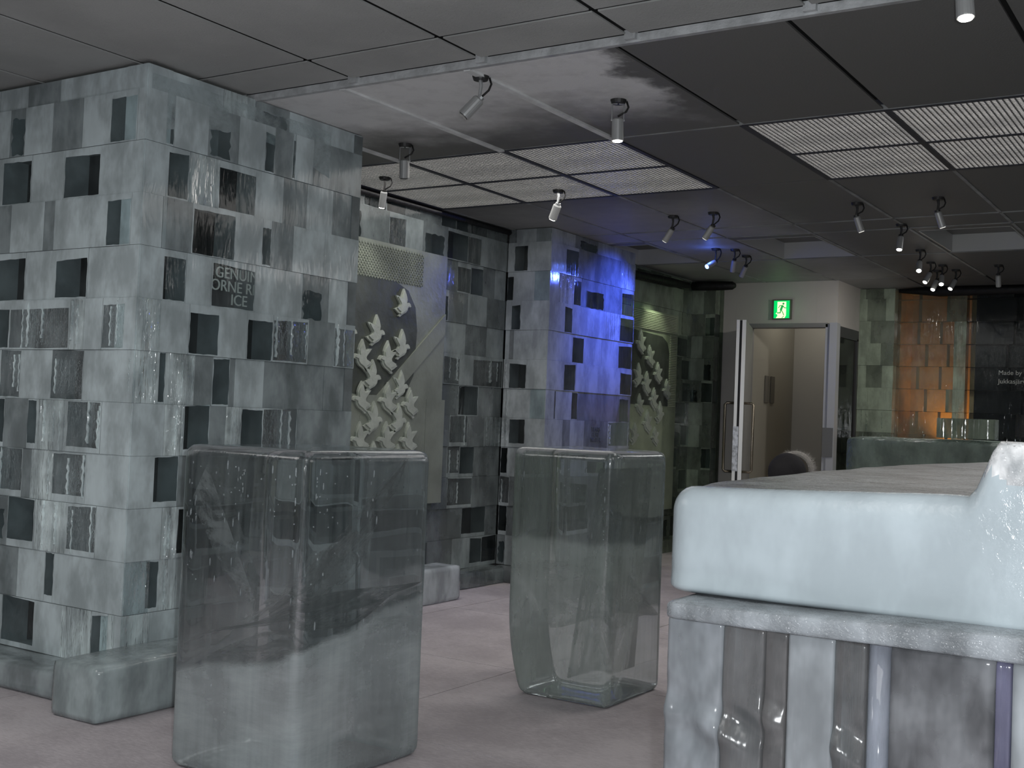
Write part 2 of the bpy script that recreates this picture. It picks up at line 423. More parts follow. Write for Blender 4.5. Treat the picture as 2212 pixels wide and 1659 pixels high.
# ------------------------------------------------------------------ room shell
# floor: frosted concrete slabs with fine joints
def floor_mat():
    m, nt, out = mat('frosted_concrete_floor')
    p = N(nt, 'BsdfPrincipled'); p.inputs['Roughness'].default_value = .75; p.inputs['Specular IOR Level'].default_value = .25
    a = noise(nt, coords(nt), 2.2, 6, .6); b = noise(nt, coords(nt, (1, 3, 1)), 30, 4, .7)
    f = mth(nt, 'MULTIPLY_ADD', b, .4, mth(nt, 'MULTIPLY', a, .6))
    mx = N(nt, 'Mix', data_type='RGBA'); mx.inputs[6].default_value = (.44, .40, .42, 1); mx.inputs[7].default_value = (.64, .59, .61, 1)
    L(nt, smooth(nt, f, .36, .64), mx.inputs[0]); L(nt, mx.outputs[2], p.inputs['Base Color'])
    bp = N(nt, 'Bump', i_Strength=.25, i_Distance=.01); L(nt, b, bp.inputs['Height']); L(nt, bp.outputs[0], p.inputs['Normal'])
    L(nt, p.outputs[0], out.inputs[0]); return m
M_FLOOR = floor_mat()
M_GAP = plain('floor_joint', (.10, .095, .10), .9)
fb = MB()
XL = [-5.9, -4.22, -2.97, -1.72, -.47, .78, 2.6]; YL = [-2, -.28, .98, 2.24, 3.5, 4.76, 6.02, 7.28, 8.54, 9.8, 11.06, 12.5]
for i in range(len(XL)-1):
    for j in range(len(YL)-1):
        fb.box(XL[i]+.003, XL[i+1]-.003, YL[j]+.003, YL[j+1]-.003, -.1, 0)
fb.box(-5.9, 2.6, -2, 12.5, -.15, -.006, 1)
tag(fb.build('floor', [M_FLOOR, M_GAP]), kind='structure')

# ceiling tiles
def ceil_mat():
    m, nt, out = mat('ceiling_tile')
    p = N(nt, 'BsdfPrincipled'); p.inputs['Roughness'].default_value = .55; p.inputs['Specular IOR Level'].default_value = .3
    tc = nt.nodes.new('ShaderNodeTexCoord'); sx = nt.nodes.new('ShaderNodeSeparateXYZ'); L(nt, tc.outputs['Object'], sx.inputs[0])
    n1 = noise(nt, coords(nt), 2.2, 5, .6); n2 = noise(nt, coords(nt), 9, 5, .65)
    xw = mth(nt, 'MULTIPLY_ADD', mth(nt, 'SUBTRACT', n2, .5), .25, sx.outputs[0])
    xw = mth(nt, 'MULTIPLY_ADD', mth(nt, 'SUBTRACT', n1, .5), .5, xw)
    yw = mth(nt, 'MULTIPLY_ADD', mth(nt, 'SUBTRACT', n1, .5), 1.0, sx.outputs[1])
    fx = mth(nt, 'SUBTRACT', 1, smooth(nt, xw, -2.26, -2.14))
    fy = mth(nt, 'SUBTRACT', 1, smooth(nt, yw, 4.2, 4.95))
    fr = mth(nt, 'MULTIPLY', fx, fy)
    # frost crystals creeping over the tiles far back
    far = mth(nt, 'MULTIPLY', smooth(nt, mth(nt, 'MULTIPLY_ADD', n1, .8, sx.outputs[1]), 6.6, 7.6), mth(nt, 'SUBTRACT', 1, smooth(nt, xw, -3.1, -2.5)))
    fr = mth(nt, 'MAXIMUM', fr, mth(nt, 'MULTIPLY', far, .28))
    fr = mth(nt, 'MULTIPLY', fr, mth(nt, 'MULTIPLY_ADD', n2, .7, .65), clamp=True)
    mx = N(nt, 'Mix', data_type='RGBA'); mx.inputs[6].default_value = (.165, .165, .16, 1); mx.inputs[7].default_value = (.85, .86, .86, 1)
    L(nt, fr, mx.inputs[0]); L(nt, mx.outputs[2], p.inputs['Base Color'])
    bp = N(nt, 'Bump', i_Strength=.3, i_Distance=.004); L(nt, noise(nt, coords(nt), 120, 3), bp.inputs['Height']); L(nt, bp.outputs[0], p.inputs['Normal'])
    L(nt, p.outputs[0], out.inputs[0]); return m
M_CEIL = ceil_mat()
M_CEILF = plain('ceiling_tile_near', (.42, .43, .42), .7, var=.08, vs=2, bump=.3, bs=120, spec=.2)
M_VOID = plain('ceiling_void', (.02, .02, .02), .9)
M_TBAR = plain('frosted_grid_bar', (.30, .31, .31), .6, var=.3, vs=5)
M_RAIL = plain('frosted_rail', (.52, .54, .55), .5, var=.2, vs=14, bump=.4, bs=60)
gx = [-5.39, -4.73, -4.06, -3.39, -2.73, -2.06, -1.40, -.73, -.06, .61, 1.28, 1.95, 2.6]
gy = [3.81, 5.1, 5.75, 6.40, 7.73, 8.13, 9.33, 10.72, 12.5]
louvers = [(i, j) for i in (1, 2, 3, 5, 6) for j in (1, 2)]
recess = [(1, 5), (3, 5), (5, 5)]
cb = MB()
for i in range(len(gx)-1):
    for j in range(len(gy)-1):
        if (i, j) in louvers or (i, j) in recess: continue
        y0, y1 = gy[j], gy[j+1]
        if j == 1 and (i, 2) not in louvers: y1 = gy[3]
        if j == 2: continue
        g = .011
        cb.box(gx[i]+g, gx[i+1]-g, y0+g*.5, y1-g*.5, ZC, ZC+.008)
fx = [-5.27, -4.62, -3.96, -3.29, -2.63, -1.97, -1.30, -.64, .03, .7, 1.37, 2.6]; fy = [-2, -.5, .82, 2.14, 3.49, 3.765]
for i in range(len(fx)-1):
    for j in range(len(fy)-1):
        cb.box(fx[i]+.012, fx[i+1]-.012, fy[j]+.011, fy[j+1]-.011, ZC+.012, ZC+.018, 1)
# black deck above the tiles, open over the light fittings
for x0, x1, y0, y1 in ((-5.9, 2.6, -2, 5.1), (-5.9, 2.6, 6.4, 8.13), (-5.9, 2.6, 9.33, 12.5), (-5.9, -4.73, 5.1, 6.4), (-2.73, -2.06, 5.1, 6.4), (-.73, 2.6, 5.1, 6.4),
                       (-5.9, -4.73, 8.13, 9.33), (-4.06, -3.39, 8.13, 9.33), (-2.73, -2.06, 8.13, 9.33), (-1.4, 2.6, 8.13, 9.33)):
    cb.box(x0, x1, y0, y1, ZC+.045, ZC+.07, 2)
tag(cb.build('ceiling', [M_CEIL, M_CEILF, M_VOID]), kind='structure')
# grid bars
tb = MB()
for x in gx[1:5]: tb.box(x-.016, x+.016, 3.82, 5.09, ZC-.010, ZC+.02, 1)
for x in gx[1:7]: tb.box(x-.010, x+.010, 6.41, 10.75, ZC-.005, ZC+.02)
for y in (7.73, 8.13, 9.33): tb.box(-4.73, 2.6, y-.009, y+.009, ZC-.005, ZC+.02)
tb.box(-4.7, 2.6, 5.085, 5.097, ZC-.003, ZC+.02)
tag(tb.build('trim_1', [M_TBAR, plain('white_frosted_bar', (.8, .82, .82), .6, var=.12, vs=9)]), kind='structure')
rb = MB()
rb.hexa([(-4.5, 3.785, ZC-.012), (2.6, 3.785, ZC-.012), (2.6, 3.825, ZC-.006), (-4.5, 3.825, ZC-.006), (-4.5, 3.785, ZC+.02), (2.6, 3.785, ZC+.02), (2.6, 3.825, ZC+.02), (-4.5, 3.825, ZC+.02)])
for x in fx[2:9]: rb.box(x-.022, x+.022, 3.765, 3.79, ZC-.004, ZC+.03)
tag(rb.build('trim_2', M_RAIL), kind='structure')
# dark tee bars framing the light fittings
db = MB(); M_DBAR = plain('dark_grid_bar', (.03, .032, .045), .5)
for xa, xb, xs in ((-4.73, -2.73, gx[1:5]), (-2.06, -.73, gx[5:8])):
    for x in xs: db.box(x-.014, x+.014, 5.1, 6.4, ZC-.006, ZC+.045)
    for y in (5.1, 5.75, 6.4): db.box(xa, xb, y-.011, y+.011, ZC-.0055, ZC+.045)
tag(db.build('trim_3', M_DBAR), kind='structure')

# louvred lights
M_LOUVRE = plain('louvre_aluminium', (.42, .42, .42), .4, .2)
M_HOUSE = plain('light_housing_white', (.8, .79, .77), .5, emit=(1, .96, .92), es=1.3)
M_TUBE = plain('fluorescent_tube', (.9, .9, .9), .3, emit=(1, .955, .90), es=3)
def louver(i, j, label):
    x0, x1, y0, y1 = gx[i]+.014, gx[i+1]-.014, gy[j]+.012, gy[j+1]-.012
    cx, cy_ = (x0+x1)/2, (y0+y1)/2
    r = empty('louver_light', (cx, cy_, ZC), label, 'ceiling light', 'square louvred lights set in the ceiling grid')
    a = MB(); n = 27; t = .0036
    for k in range(n+1):
        x = x0+(x1-x0)*k/n; a.box(x-t, x+t, y0, y1, ZC-.001, ZC+.009)
        y = y0+(y1-y0)*k/n; a.box(x0, x1, y-t, y+t, ZC-.001, ZC+.009)
    a.build('louver_grid', M_LOUVRE, r, (cx, cy_, ZC), loc=(0, 0, 0))
    h = MB(); z1 = ZC+.10
    h.box(x0-.01, x1+.01, y0-.01, y1+.01, z1, z1+.01)
    for q in ((x0-.01, x0, y0-.01, y1+.01), (x1, x1+.01, y0-.01, y1+.01), (x0, x1, y0-.01, y0), (x0, x1, y1, y1+.01)): h.box(*q, ZC+.014, z1)
    h.build('housing', M_HOUSE, r, (cx, cy_, ZC), loc=(0, 0, 0))
    for s in (-1, 1):
        q = MB(); q.tube([(x0+.03, cy_+s*.15, ZC+.065), (x1-.03, cy_+s*.15, ZC+.065)], .016, 8)
        q.build('fluorescent_tube', M_TUBE, r, (cx, cy_, ZC), True, loc=(0, 0, 0))
pos = {1: 'first column of the left bank, against the ice wall', 2: 'middle column of the left bank', 3: 'right column of the left bank', 5: 'left column of the right bank', 6: 'right column of the right bank'}
for i, j in louvers:
    louver(i, j, 'square louvred ceiling light, %s, %s row' % (pos[i], 'nearer' if j == 1 else 'farther'))

# open recesses farther back
M_RECESS = plain('recess_white_metal', (.62, .63, .62), .45, .2)
rl = {1: 'beside the blue-lit pillar', 3: 'ahead of the exit door', 5: 'at the right of the far ceiling'}
for i, j in recess:
    x0, x1, y0, y1 = gx[i]+.03, gx[i+1]-.03, gy[j]+.14, gy[j+1]-.03
    cx, cy_ = (x0+x1)/2, (y0+y1)/2
    r = empty('ceiling_recess', (cx, cy_, ZC), 'open rectangular ceiling recess with white metal sides, '+rl[i], 'ceiling recess', 'open recesses in the far ceiling')
    a = MB()
    for q in ((x0, x0+.006, y0, y1), (x1-.006, x1, y0, y1), (x0, x1, y0, y0+.006), (x0, x1, y1-.006, y1)): a.box(*q, ZC-.002, ZC+.13)
    a.build('side_panel', M_RECESS, r, (cx, cy_, ZC), loc=(0, 0, 0))
    b = MB(); b.box(x0, x1, y0, y1, ZC+.13, ZC+.14)
    b.box(gx[i]+.01, gx[i+1]-.01, gy[j]+.01, y0, ZC, ZC+.02); b.box(gx[i]+.01, x0, y0, y1, ZC, ZC+.02); b.box(x1, gx[i+1]-.01, y0, y1, ZC, ZC+.02); b.box(gx[i]+.01, gx[i+1]-.01, y1, gy[j+1]-.01, ZC, ZC+.02)
    b.build('top_panel', M_CEIL, r, (cx, cy_, ZC), loc=(0, 0, 0))

# ------------------------------------------------------------------ ice pillars and ice walls
def text_mesh(name, body, size, matr, parent, loc, xdir, align='CENTER', extrude=.002):
    cu = bpy.data.curves.new(name, 'FONT'); cu.body = body; cu.size = size; cu.extrude = extrude
    cu.align_x = align; cu.align_y = 'CENTER'; cu.space_line = .82
    o = bpy.data.objects.new(name, cu)
    C.objects.link(o)
    bpy.context.view_layer.update()
    me = bpy.data.meshes.new_from_object(o.evaluated_get(bpy.context.evaluated_depsgraph_get()))
    bpy.data.objects.remove(o); me.materials.clear(); me.materials.append(matr)
    q = bpy.data.objects.new(name, me); C.objects.link(q); q.parent = parent
    x = Vector(xdir); z = Vector((0, 0, 1)); n = x.cross(z)
    M_ = Matrix((x, z, n)).transposed().to_4x4(); M_.translation = Vector(loc); q.matrix_local = M_
    return q
M_ENG = plain('frosted_lettering', (.62, .66, .62), .8)

X1, Y1 = -3.875, 3.18
p1 = empty('ice_brick_pillar', (X1-.7, Y1+.68, 0), 'huge square pillar of stacked ice bricks, tall as the ceiling, left foreground', 'ice pillar')
mb = MB(); D = .13
brick_face(mb, P1A, lambda s, d, z: (X1-s, Y1+d, z), 1.75, D, ext=True, rnd=random.Random(5))
mb.build('near_face', mats_of(ICE1), p1, (X1-.7, Y1+.68, 0), loc=(0, 0, 0))
mb = MB()
P1Bx = {k: ([(min(D+.01, r[0][0]), r[0][1])] + r if False else r) for k, r in P1B.items()}
brick_face(mb, P1Bx, lambda s, d, z: (X1-d, Y1+s, z), 1.36, D, rnd=random.Random(6))
mb.build('side_face', mats_of(ICE1), p1, (X1-.7, Y1+.68, 0), loc=(0, 0, 0))
mb = MB(); mb.box(X1-1.75, X1-.16, Y1+.16, Y1+1.22, .1, ZC-.01)
mb.box(X1-1.75, X1-.0, Y1+1.30, Y1+1.36, .1, ZC-.01, 1)
mb.build('void_shade_core', [M_CORE, ICE1['J']], p1, (X1-.7, Y1+.68, 0), loc=(0, 0, 0))
mb = MB(); mb.cube_grid(24, 16, 6, rbox((X1-1.75, Y1-.2, 0), (X1+.02, Y1+1.38, .115), .02, .006, 4))
mb.build('base_course', ICE1['M'], p1, (X1-.7, Y1+.68, 0), True, loc=(0, 0, 0))
text_mesh('engraved_text', 'GENUINE\nTORNE RIVER\nICE', .070, M_ENG, p1, (X1-.012-(X1-.7), 3.752-(Y1+.68), 1.730), (0, 1, 0))
# milky inclusions in the top courses
mb = MB()
mb.grid(14, 10, lambda u, v: (X1-.004, Y1+.02+u*1.1, 2.32+.10*math.sin(u*3)+v*(.24-.1*math.sin(u*3))))
mb.build('milky_inclusion', veil_mat('top_veil', .85, (.62, .71, .73), 3, .3, .6), p1, (X1-.7, Y1+.68, 0), loc=(.006, 0, 0))

X2, Y2 = -4.39, 7.29
p2 = empty('ice_brick_pillar', (X2-.19, Y2+.68, 0), 'ice brick pillar washed in blue light, standing against the left wall', 'ice pillar')
mb = MB()
brick_face(mb, P2A, lambda s, d, z: (X2-s, Y2+d, z), .37, D, rnd=random.Random(8))
mb.build('near_face', mats_of(ICE2), p2, (X2-.19, Y2+.68, 0), loc=(0, 0, 0))
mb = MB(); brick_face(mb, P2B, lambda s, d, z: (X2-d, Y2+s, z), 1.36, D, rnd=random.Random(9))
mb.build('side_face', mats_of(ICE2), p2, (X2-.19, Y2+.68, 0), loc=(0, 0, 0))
mb = MB(); mb.box(X2-.37, X2-.16, Y2+.16, Y2+1.30, .1, ZC-.01)
mb.build('void_shade_core', M_CORE, p2, (X2-.19, Y2+.68, 0), loc=(0, 0, 0))
mb = MB(); mb.cube_grid(8, 20, 4, rbox((X2-.37, Y2-.12, 0), (X2+.04, Y2+1.38, .115), .02, .006, 4))
mb.build('base_course', ICE2['M'], p2, (X2-.19, Y2+.68, 0), True, loc=(0, 0, 0))
text_mesh('engraved_text', 'YEARS\nPURE\nWATER', .05, ICE2['J'], p2, (-(X2-(X2-.19))+.004+.38-.0, 8.06-(Y2+.68), 1.09), (0, 1, 0)).location.x = .19+.006

XW = -4.77
R_w2 = rand_rows(2.75, 21, 'MDMSMDML', 0, 11)
R_w2[4][-4:] = [(2.1, 'M'), (2.32, 'S'), (2.53, 'M'), (2.75, 'B')]; R_w2[5][-3:] = [(2.2, 'M'), (2.45, 'D'), (2.75, 'M')]
R_w2[6] = R_w2[6][:-3]+[(2.13, 'M'), (2.36, 'L'), (2.75, 'S')]
R_w2[2] = [(.4, 'M'), (.9, 'D'), (1.3, 'M'), (1.6, 'L'), (1.83, 'D'), (2.1, 'M'), (2.4, 'S'), (2.75, 'M')]
R_w2[1] = [(.5, 'M'), (1.1, 'L'), (1.7, 'M'), (2.3, 'M'), (2.6, 'D'), (2.75, 'M')]
mb = MB()
brick_face(mb, R_w2, lambda s, d, z: (XW-d, 4.54+s, z), 2.75, D, rnd=random.Random(10))
mb.box(XW-.5, XW-.16, 4.54, 7.29, 0, ZC, 7)
mb.cube_grid(6, 24, 4, rbox((XW-.15, 4.54, 0), (XW+.16, 7.28, .115), .02, .008, 2), 1)
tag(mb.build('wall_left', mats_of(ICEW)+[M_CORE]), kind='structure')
R_w3 = rand_rows(2.1, 33, 'MDMSMMD', 0, 11)
for k in (9, 10): R_w3[k] = [(.35, 'M'), (.62, 'S'), (1.25, 'L'), (1.7, 'L'), (2.1, 'M')]
mb = MB()
brick_face(mb, R_w3, lambda s, d, z: (XW+.04-d, 8.65+s, z), 2.1, D, rnd=random.Random(11))
mb.box(XW-.5, XW-.12, 8.65, 10.78, 0, ZC, 7)
mb.box(XW-.1, XW+.12, 8.65, 10.74, 0, .115, 1)
tag(mb.build('wall_left', mats_of(ICEG)+[M_CORE]), kind='structure')
# ice pilaster beside the door wall
rr = {k: [(.1 if k % 2 else .12, 'M' if k % 3 else 'D'), (.26, 'L' if k % 3 else 'M')] for k in range(12)}
mb = MB(); brick_face(mb, rr, lambda s, d, z: (-4.49-s, 10.58+d, z), .26, .12, rnd=random.Random(12))
mb.box(-4.74, -4.485, 10.70, 10.78, 0, ZC-.01, 6); mb.box(-4.75, -4.48, 10.55, 10.72, 0, .115, 1)
tag(mb.build('ice_brick_pilaster', mats_of(ICEG)), 'narrow upright pilaster of ice bricks between the second carved panel and the door wall', 'ice pilaster')

# far right ice wall
M_BLKICE = dict(ICE2); 
ICEK = ice_set('black_ice', (.12, .13, .13), dark=.03)
mb = MB(); YF = 11.62
rg = rand_rows(.34, 41, 'LLM', 0, 11, .12, .2)
brick_face(mb, rg, lambda s, d, z: (-3.36+s, 11.50+d, z), .34, .12, rnd=random.Random(13), windows=False)
mb.box(-3.36, -3.02, 11.62, 11.72, 0, ZC, 6)
tag(mb.build('wall_back', mats_of(ICEG)), kind='structure')
mb = MB()
rk = {}
for k in range(12):
    z = ZK[k]
    if 4 <= k <= 9:
        row = [(.19 if k % 2 else .27, 'D'), (.40 if k % 2 else .47, 'D'), (.53, 'M' if k == 6 else 'D'), (.64, 'B')]
    else: row = [(.2, 'D'), (.46, 'D'), (.64, 'M')]
    s = .64; r_ = random.Random(k)
    while s < 5.6: s += r_.uniform(.3, .55); row.append((min(s, 5.64), r_.choice('DDDDS')))
    row[-1] = (5.64, 'D'); rk[k] = row
ra = {k: [q for q in r_ if q[0] <= .641] for k, r_ in rk.items()}; rz = {k: [q for q in r_ if q[0] > .641] for k, r_ in rk.items()}
brick_face(mb, ra, lambda s, d, z: (-3.02+s, YF+d, z), .64, .12, rnd=random.Random(14), windows=False)
tag(mb.build('wall_back', mats_of({**ICEG, 'D': ice_face('amber_lit_clear', .16, .2, .03, .5, (.36, .38, .30)), 'J': plain('pale_joint', (.42, .40, .30), .7)})), kind='structure')
mb = MB()
brick_face(mb, rz, lambda s, d, z: (-3.02+s, YF+d, z), 5.64, .12, rnd=random.Random(15), windows=False, first=.64)
mb.box(-2.36, 2.62, YF+.14, YF+.2, 0, ZC, 7)
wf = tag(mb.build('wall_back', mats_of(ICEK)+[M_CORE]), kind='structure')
text_mesh('engraved_text', 'Made by', .060, M_ENG, wf, (-2.085, YF-.006, 1.795), (1, 0, 0), 'LEFT', .001)
text_mesh('engraved_text', 'Jukkasjärvi', .060, M_ENG, wf, (-2.085, YF-.006, 1.715), (1, 0, 0), 'LEFT', .001)
# orange-lit niche behind the clear bricks
M_NICHE = plain('warm_plaster', (.55, .38, .2), .8, var=.1)
mb = MB(); mb.box(-3.02, -2.36, 12.2, 12.25, 0, ZC); mb.box(-3.06, -3.02, YF+.12, 12.25, 0, ZC); mb.box(-2.36, -2.32, YF+.12, 12.25, 0, ZC)
tag(mb.build('wall_niche', M_NICHE), kind='structure')
light('niche_lamp', 'SPOT', (-2.62, 11.95, 1.0), 20, (1, .42, .08), (-2.62, 12.2, 1.75), .05, 100, 1)

# outer walls not in the picture
M_PAINT = plain('painted_panel', (.58, .555, .53), .6, var=.05, vs=2)
M_PAINTD = plain('dark_wall', (.10, .10, .10), .7)
mb = MB(); mb.box(2.6, 2.7, -2, 12.5, 0, ZC+.1); tag(mb.build('wall_right', M_PAINTD), kind='structure')
mb = MB(); mb.box(-5.9, 2.7, -2.1, -2, 0, ZC+.1); tag(mb.build('wall_front', M_PAINTD), kind='structure')
mb = MB(); mb.box(-6, -5.9, -2.1, 12.5, 0, ZC+.1); tag(mb.build('wall_left', M_PAINTD), kind='structure')

# door wall
YD = 10.8
mb = MB()
mb.box(-4.78, -4.235, YD, YD+.08, 0, ZC); mb.box(-4.235, -3.45, YD, YD+.08, 2.18, ZC); mb.box(-3.45, -3.36, YD, YD+.08, 2.18, ZC)
mb.box(-4.52, -4.50, YD-.012, YD, 0, ZC); mb.box(-4.60, -4.56, YD-.006, YD, 0, ZC)
mb.box(-3.40, -3.36, YD+.08, 11.52, 2.18, ZC)          # return above the side light
for x in (-4.36, -3.87, -3.56): mb.box(x-.001, x+.001, YD-.001, YD, 2.2, ZC)
tag(mb.build('wall_door', M_PAINT), kind='structure')
M_VEST = plain('vestibule_paint', (.36, .34, .29), .7); M_VEST2 = plain('vestibule_paint_light', (.48, .46, .42), .7)
mb = MB(); mb.box(-4.30, -4.22, YD+.08, 12.1, 0, ZC); tag(mb.build('wall_vestibule', M_VEST), kind='structure')
mb = MB(); mb.box(-4.3, -3.06, 12.1, 12.18, 0, ZC); tag(mb.build('wall_vestibule', M_VEST2), kind='structure')
mb = MB()
for i in range(2): mb.box(-4.215, -4.205, 11.25+i*.16, 11.35+i*.16, 1.45, 1.72)
tag(mb.build('wall_notice', plain('notice_grey', (.16, .15, .13), .6)), 'pair of small dark notices on the wall inside the doorway', 'notice')
light('vestibule_lamp', 'POINT', (-3.75, 11.5, 2.45), 3.6, (1, .95, .84), size=.08)

# door frame, leaf, side light
d1 = empty('door_1', (-3.84, YD, 0), kind='structure')
off = (-3.84, YD, 0)
mb = MB(); mb.box(-4.24, -4.21, YD-.03, YD+.1, 0, 2.18); mb.box(-4.24, -3.44, YD-.03, YD+.1, 2.16, 2.20)
mb.box(-4.21, -3.46, YD-.035, YD-.03, 2.168, 2.176)
mb.build('door_frame', plain('door_frame_grey', (.26, .26, .26), .5), d1, off, loc=(0, 0, 0))
mb = MB(); mb.box(-3.46, -3.40, YD-.03, YD+.05, 0, 2.19); mb.box(-3.415, -3.345, YD-.05, YD+.05, 0, 2.2)
mb.build('jamb_post', plain('jamb_post_white', (.55, .57, .60), .35, .3), d1, off, loc=(0, 0, 0))
mb = MB(); mb.box(-3.45, -3.352, YD-.062, YD-.05, .95, 1.22); b_ = mb.build('switch_plate', plain('switch_plate_grey', (.17, .175, .18), .5), d1, off, loc=(0, 0, 0))
h = Vector((-4.215, 10.76)); e = Vector((-3.945, 9.90)); t = (e-h).normalized(); n = Vector((-t.y, t.x))
def leafpt(s, w, z): q = h+t*s+n*w; return (q.x, q.y, z)
def leafbox(mb, s0, s1, w0, w1, z0, z1, mi=0):
    mb.hexa([leafpt(s0, w0, z0), leafpt(s1, w0, z0), leafpt(s1, w1, z0), leafpt(s0, w1, z0), leafpt(s0, w0, z1), leafpt(s1, w0, z1), leafpt(s1, w1, z1), leafpt(s0, w1, z1)], mi)
mb = MB(); leafbox(mb, 0, .895, -.042, .042, .02, 2.15)
leaf = mb.build('door_leaf', plain('door_leaf_grey', (.34, .34, .33), .5), d1, off, loc=(0, 0, 0))
mb = MB()
for w in (-.042, .008): leafbox(mb, .893, .901, w, w+.034 if w > 0 else w+.028, .02, 2.155)
leafbox(mb, .894, .899, -.014, .008, .02, 2.15, 1)
leafbox(mb, .899, .906, -.044, .004, .80, 1.20, 2)
mb.build('edge_strip', [plain('white_edge', (.9, .9, .88), .3, .3), M_BLACK, plain('lock_plate', (.55, .57, .6), .4, .5, var=.4, vs=30)], d1, off, loc=(0, 0, 0))
for sgn in (-1, 1):
    mb = MB(); w0, w1 = sgn*.042, sgn*.125
    mb.tube([leafpt(.84, w0, 1.41), leafpt(.84, w1-.015*sgn, 1.41), leafpt(.84, w1, 1.395), leafpt(.84, w1, .81), leafpt(.84, w1-.015*sgn, .795), leafpt(.84, w0, .795)], .012, 10)
    mb.build('pull_handle', plain('bronze_handle', (.30, .26, .20), .25, .9), d1, off, True, loc=(0, 0, 0))
# side light
w1_ = empty('window_1', (-3.38, 11.2, 0), kind='structure'); off2 = (-3.38, 11.2, 0)
mb = MB(); mb.box(-3.40, -3.36, YD+.05, 11.5, 2.08, 2.18); mb.box(-3.40, -3.36, YD+.05, YD+.09, 0, 2.1); mb.box(-3.40, -3.36, 11.45, 11.5, 0, 2.1); mb.box(-3.40, -3.36, YD+.05, 11.5, 0, .1)
mb.build('window_frame', plain('dark_frame', (.07, .07, .075), .4, .4), w1_, off2, loc=(0, 0, 0))
def glassy(name, tint):
    m_, nt, out = mat(name); tr = N(nt, 'BsdfTransparent'); tr.inputs[0].default_value = (*tint, 1)
    g = N(nt, 'BsdfGlossy', i_Roughness=.05); fr = N(nt, 'Fresnel', i_IOR=1.45)
    a = N(nt, 'MixShader'); L(nt, fr.outputs[0], a.inputs[0]); L(nt, tr.outputs[0], a.inputs[1]); L(nt, g.outputs[0], a.inputs[2]); L(nt, a.outputs[0], out.inputs[0]); return m_
mb = MB(); mb.box(-3.384, -3.376, YD+.09, 11.45, .1, 2.08); mb.build('window_pane', glassy('amber_glass', (.85, .78, .45)), w1_, off2, loc=(0, 0, 0))
pb = empty('wall_panel', (-3.64, 12.1, 0), 'amber-brown wall panel with orange top rail seen through the side glass', 'wall panel')
mb = MB(); mb.box(-3.83, -3.45, 12.07, 12.098, .5, 1.95); mb.build('panel_board', plain('amber_board', (.30, .17, .05), .5), pb, (-3.64, 12.1, 0), loc=(0, 0, 0))
mb = MB(); mb.box(-3.83, -3.45, 12.06, 12.098, 1.955, 1.985); mb.build('top_rail', plain('orange_rail', (.95, .36, .06), .5), pb, (-3.64, 12.1, 0), loc=(0, 0, 0))

# exit sign
def exit_sign():
    cx, z0 = -3.893, 2.335
    r = empty('exit_sign', (cx, YD, z0), 'small square illuminated green running-person exit sign above the open door', 'exit sign')
    g_ = plain('sign_green', (.0, .6, .15), .4, emit=(.0, .72, .14), es=.85); w_ = plain('sign_pale', (.9, .95, .6), .4, emit=(.93, 1, .55), es=1.1)
    P = lambda u, v, d: (cx+u, YD-d, z0+v)
    mb = MB(); mb.prism([(-.095, -.095), (.095, -.095), (.095, .095), (-.095, .095)], lambda u, v, d: P(u, v, d), 0, .025)
    mb.build('sign_box', plain('sign_box_grey', (.13, .13, .11), .6), r, (cx, YD, z0), loc=(0, 0, 0))
    mb = MB(); mb.prism([(-.077, -.085), (.077, -.085), (.077, .083), (-.077, .083)], P, .025, .028)
    mb.build('green_panel', g_, r, (cx, YD, z0), loc=(0, 0, 0))
    mb = MB(); mb.prism([(-.042, .072), (.044, .072), (.044, -.06), (.03, -.084), (-.055, -.084), (-.04, -.065), (-.04, -.05), (-.058, -.042), (-.042, -.025)], P, .028, .0295)
    mb.build('pale_doorway', w_, r, (cx, YD, z0), loc=(0, 0, 0))
    mb = MB()
    def bar(pts, w):
        for (a, b) in zip(pts, pts[1:]):
            a = Vector(a); b = Vector(b); t_ = (b-a).normalized(); q = Vector((-t_.y, t_.x))*w/2; a -= t_*w*.25; b += t_*w*.25
            mb.prism([tuple(a-q), tuple(b-q), tuple(b+q), tuple(a+q)], P, .0295, .031)
    mb.prism([(.017+.0105*math.cos(k*math.pi/6), .053+.0105*math.sin(k*math.pi/6)) for k in range(12)], P, .0295, .031)
    bar([(.008, .032), (-.006, -.005)], .022); bar([(.012, .036), (-.016, .036), (-.030, .014)], .007)
    bar([(.012, .034), (.028, .014), (.044, .012)], .008); bar([(-.006, -.005), (-.012, -.034), (-.042, -.034)], .010)
    bar([(-.004, -.004), (.012, -.030), (.024, -.056)], .008); bar([(.024, -.066), (.006, -.082)], .006)
    mb.build('running_figure', plain('sign_dark_green', (.02, .3, .08), .5, emit=(.02, .42, .1), es=.6), r, (cx, YD, z0), loc=(0, 0, 0))
exit_sign()
light('exit_sign_glow', 'POINT', (-3.893, YD-.12, 2.335), .12, (.2, 1, .4), size=.06)

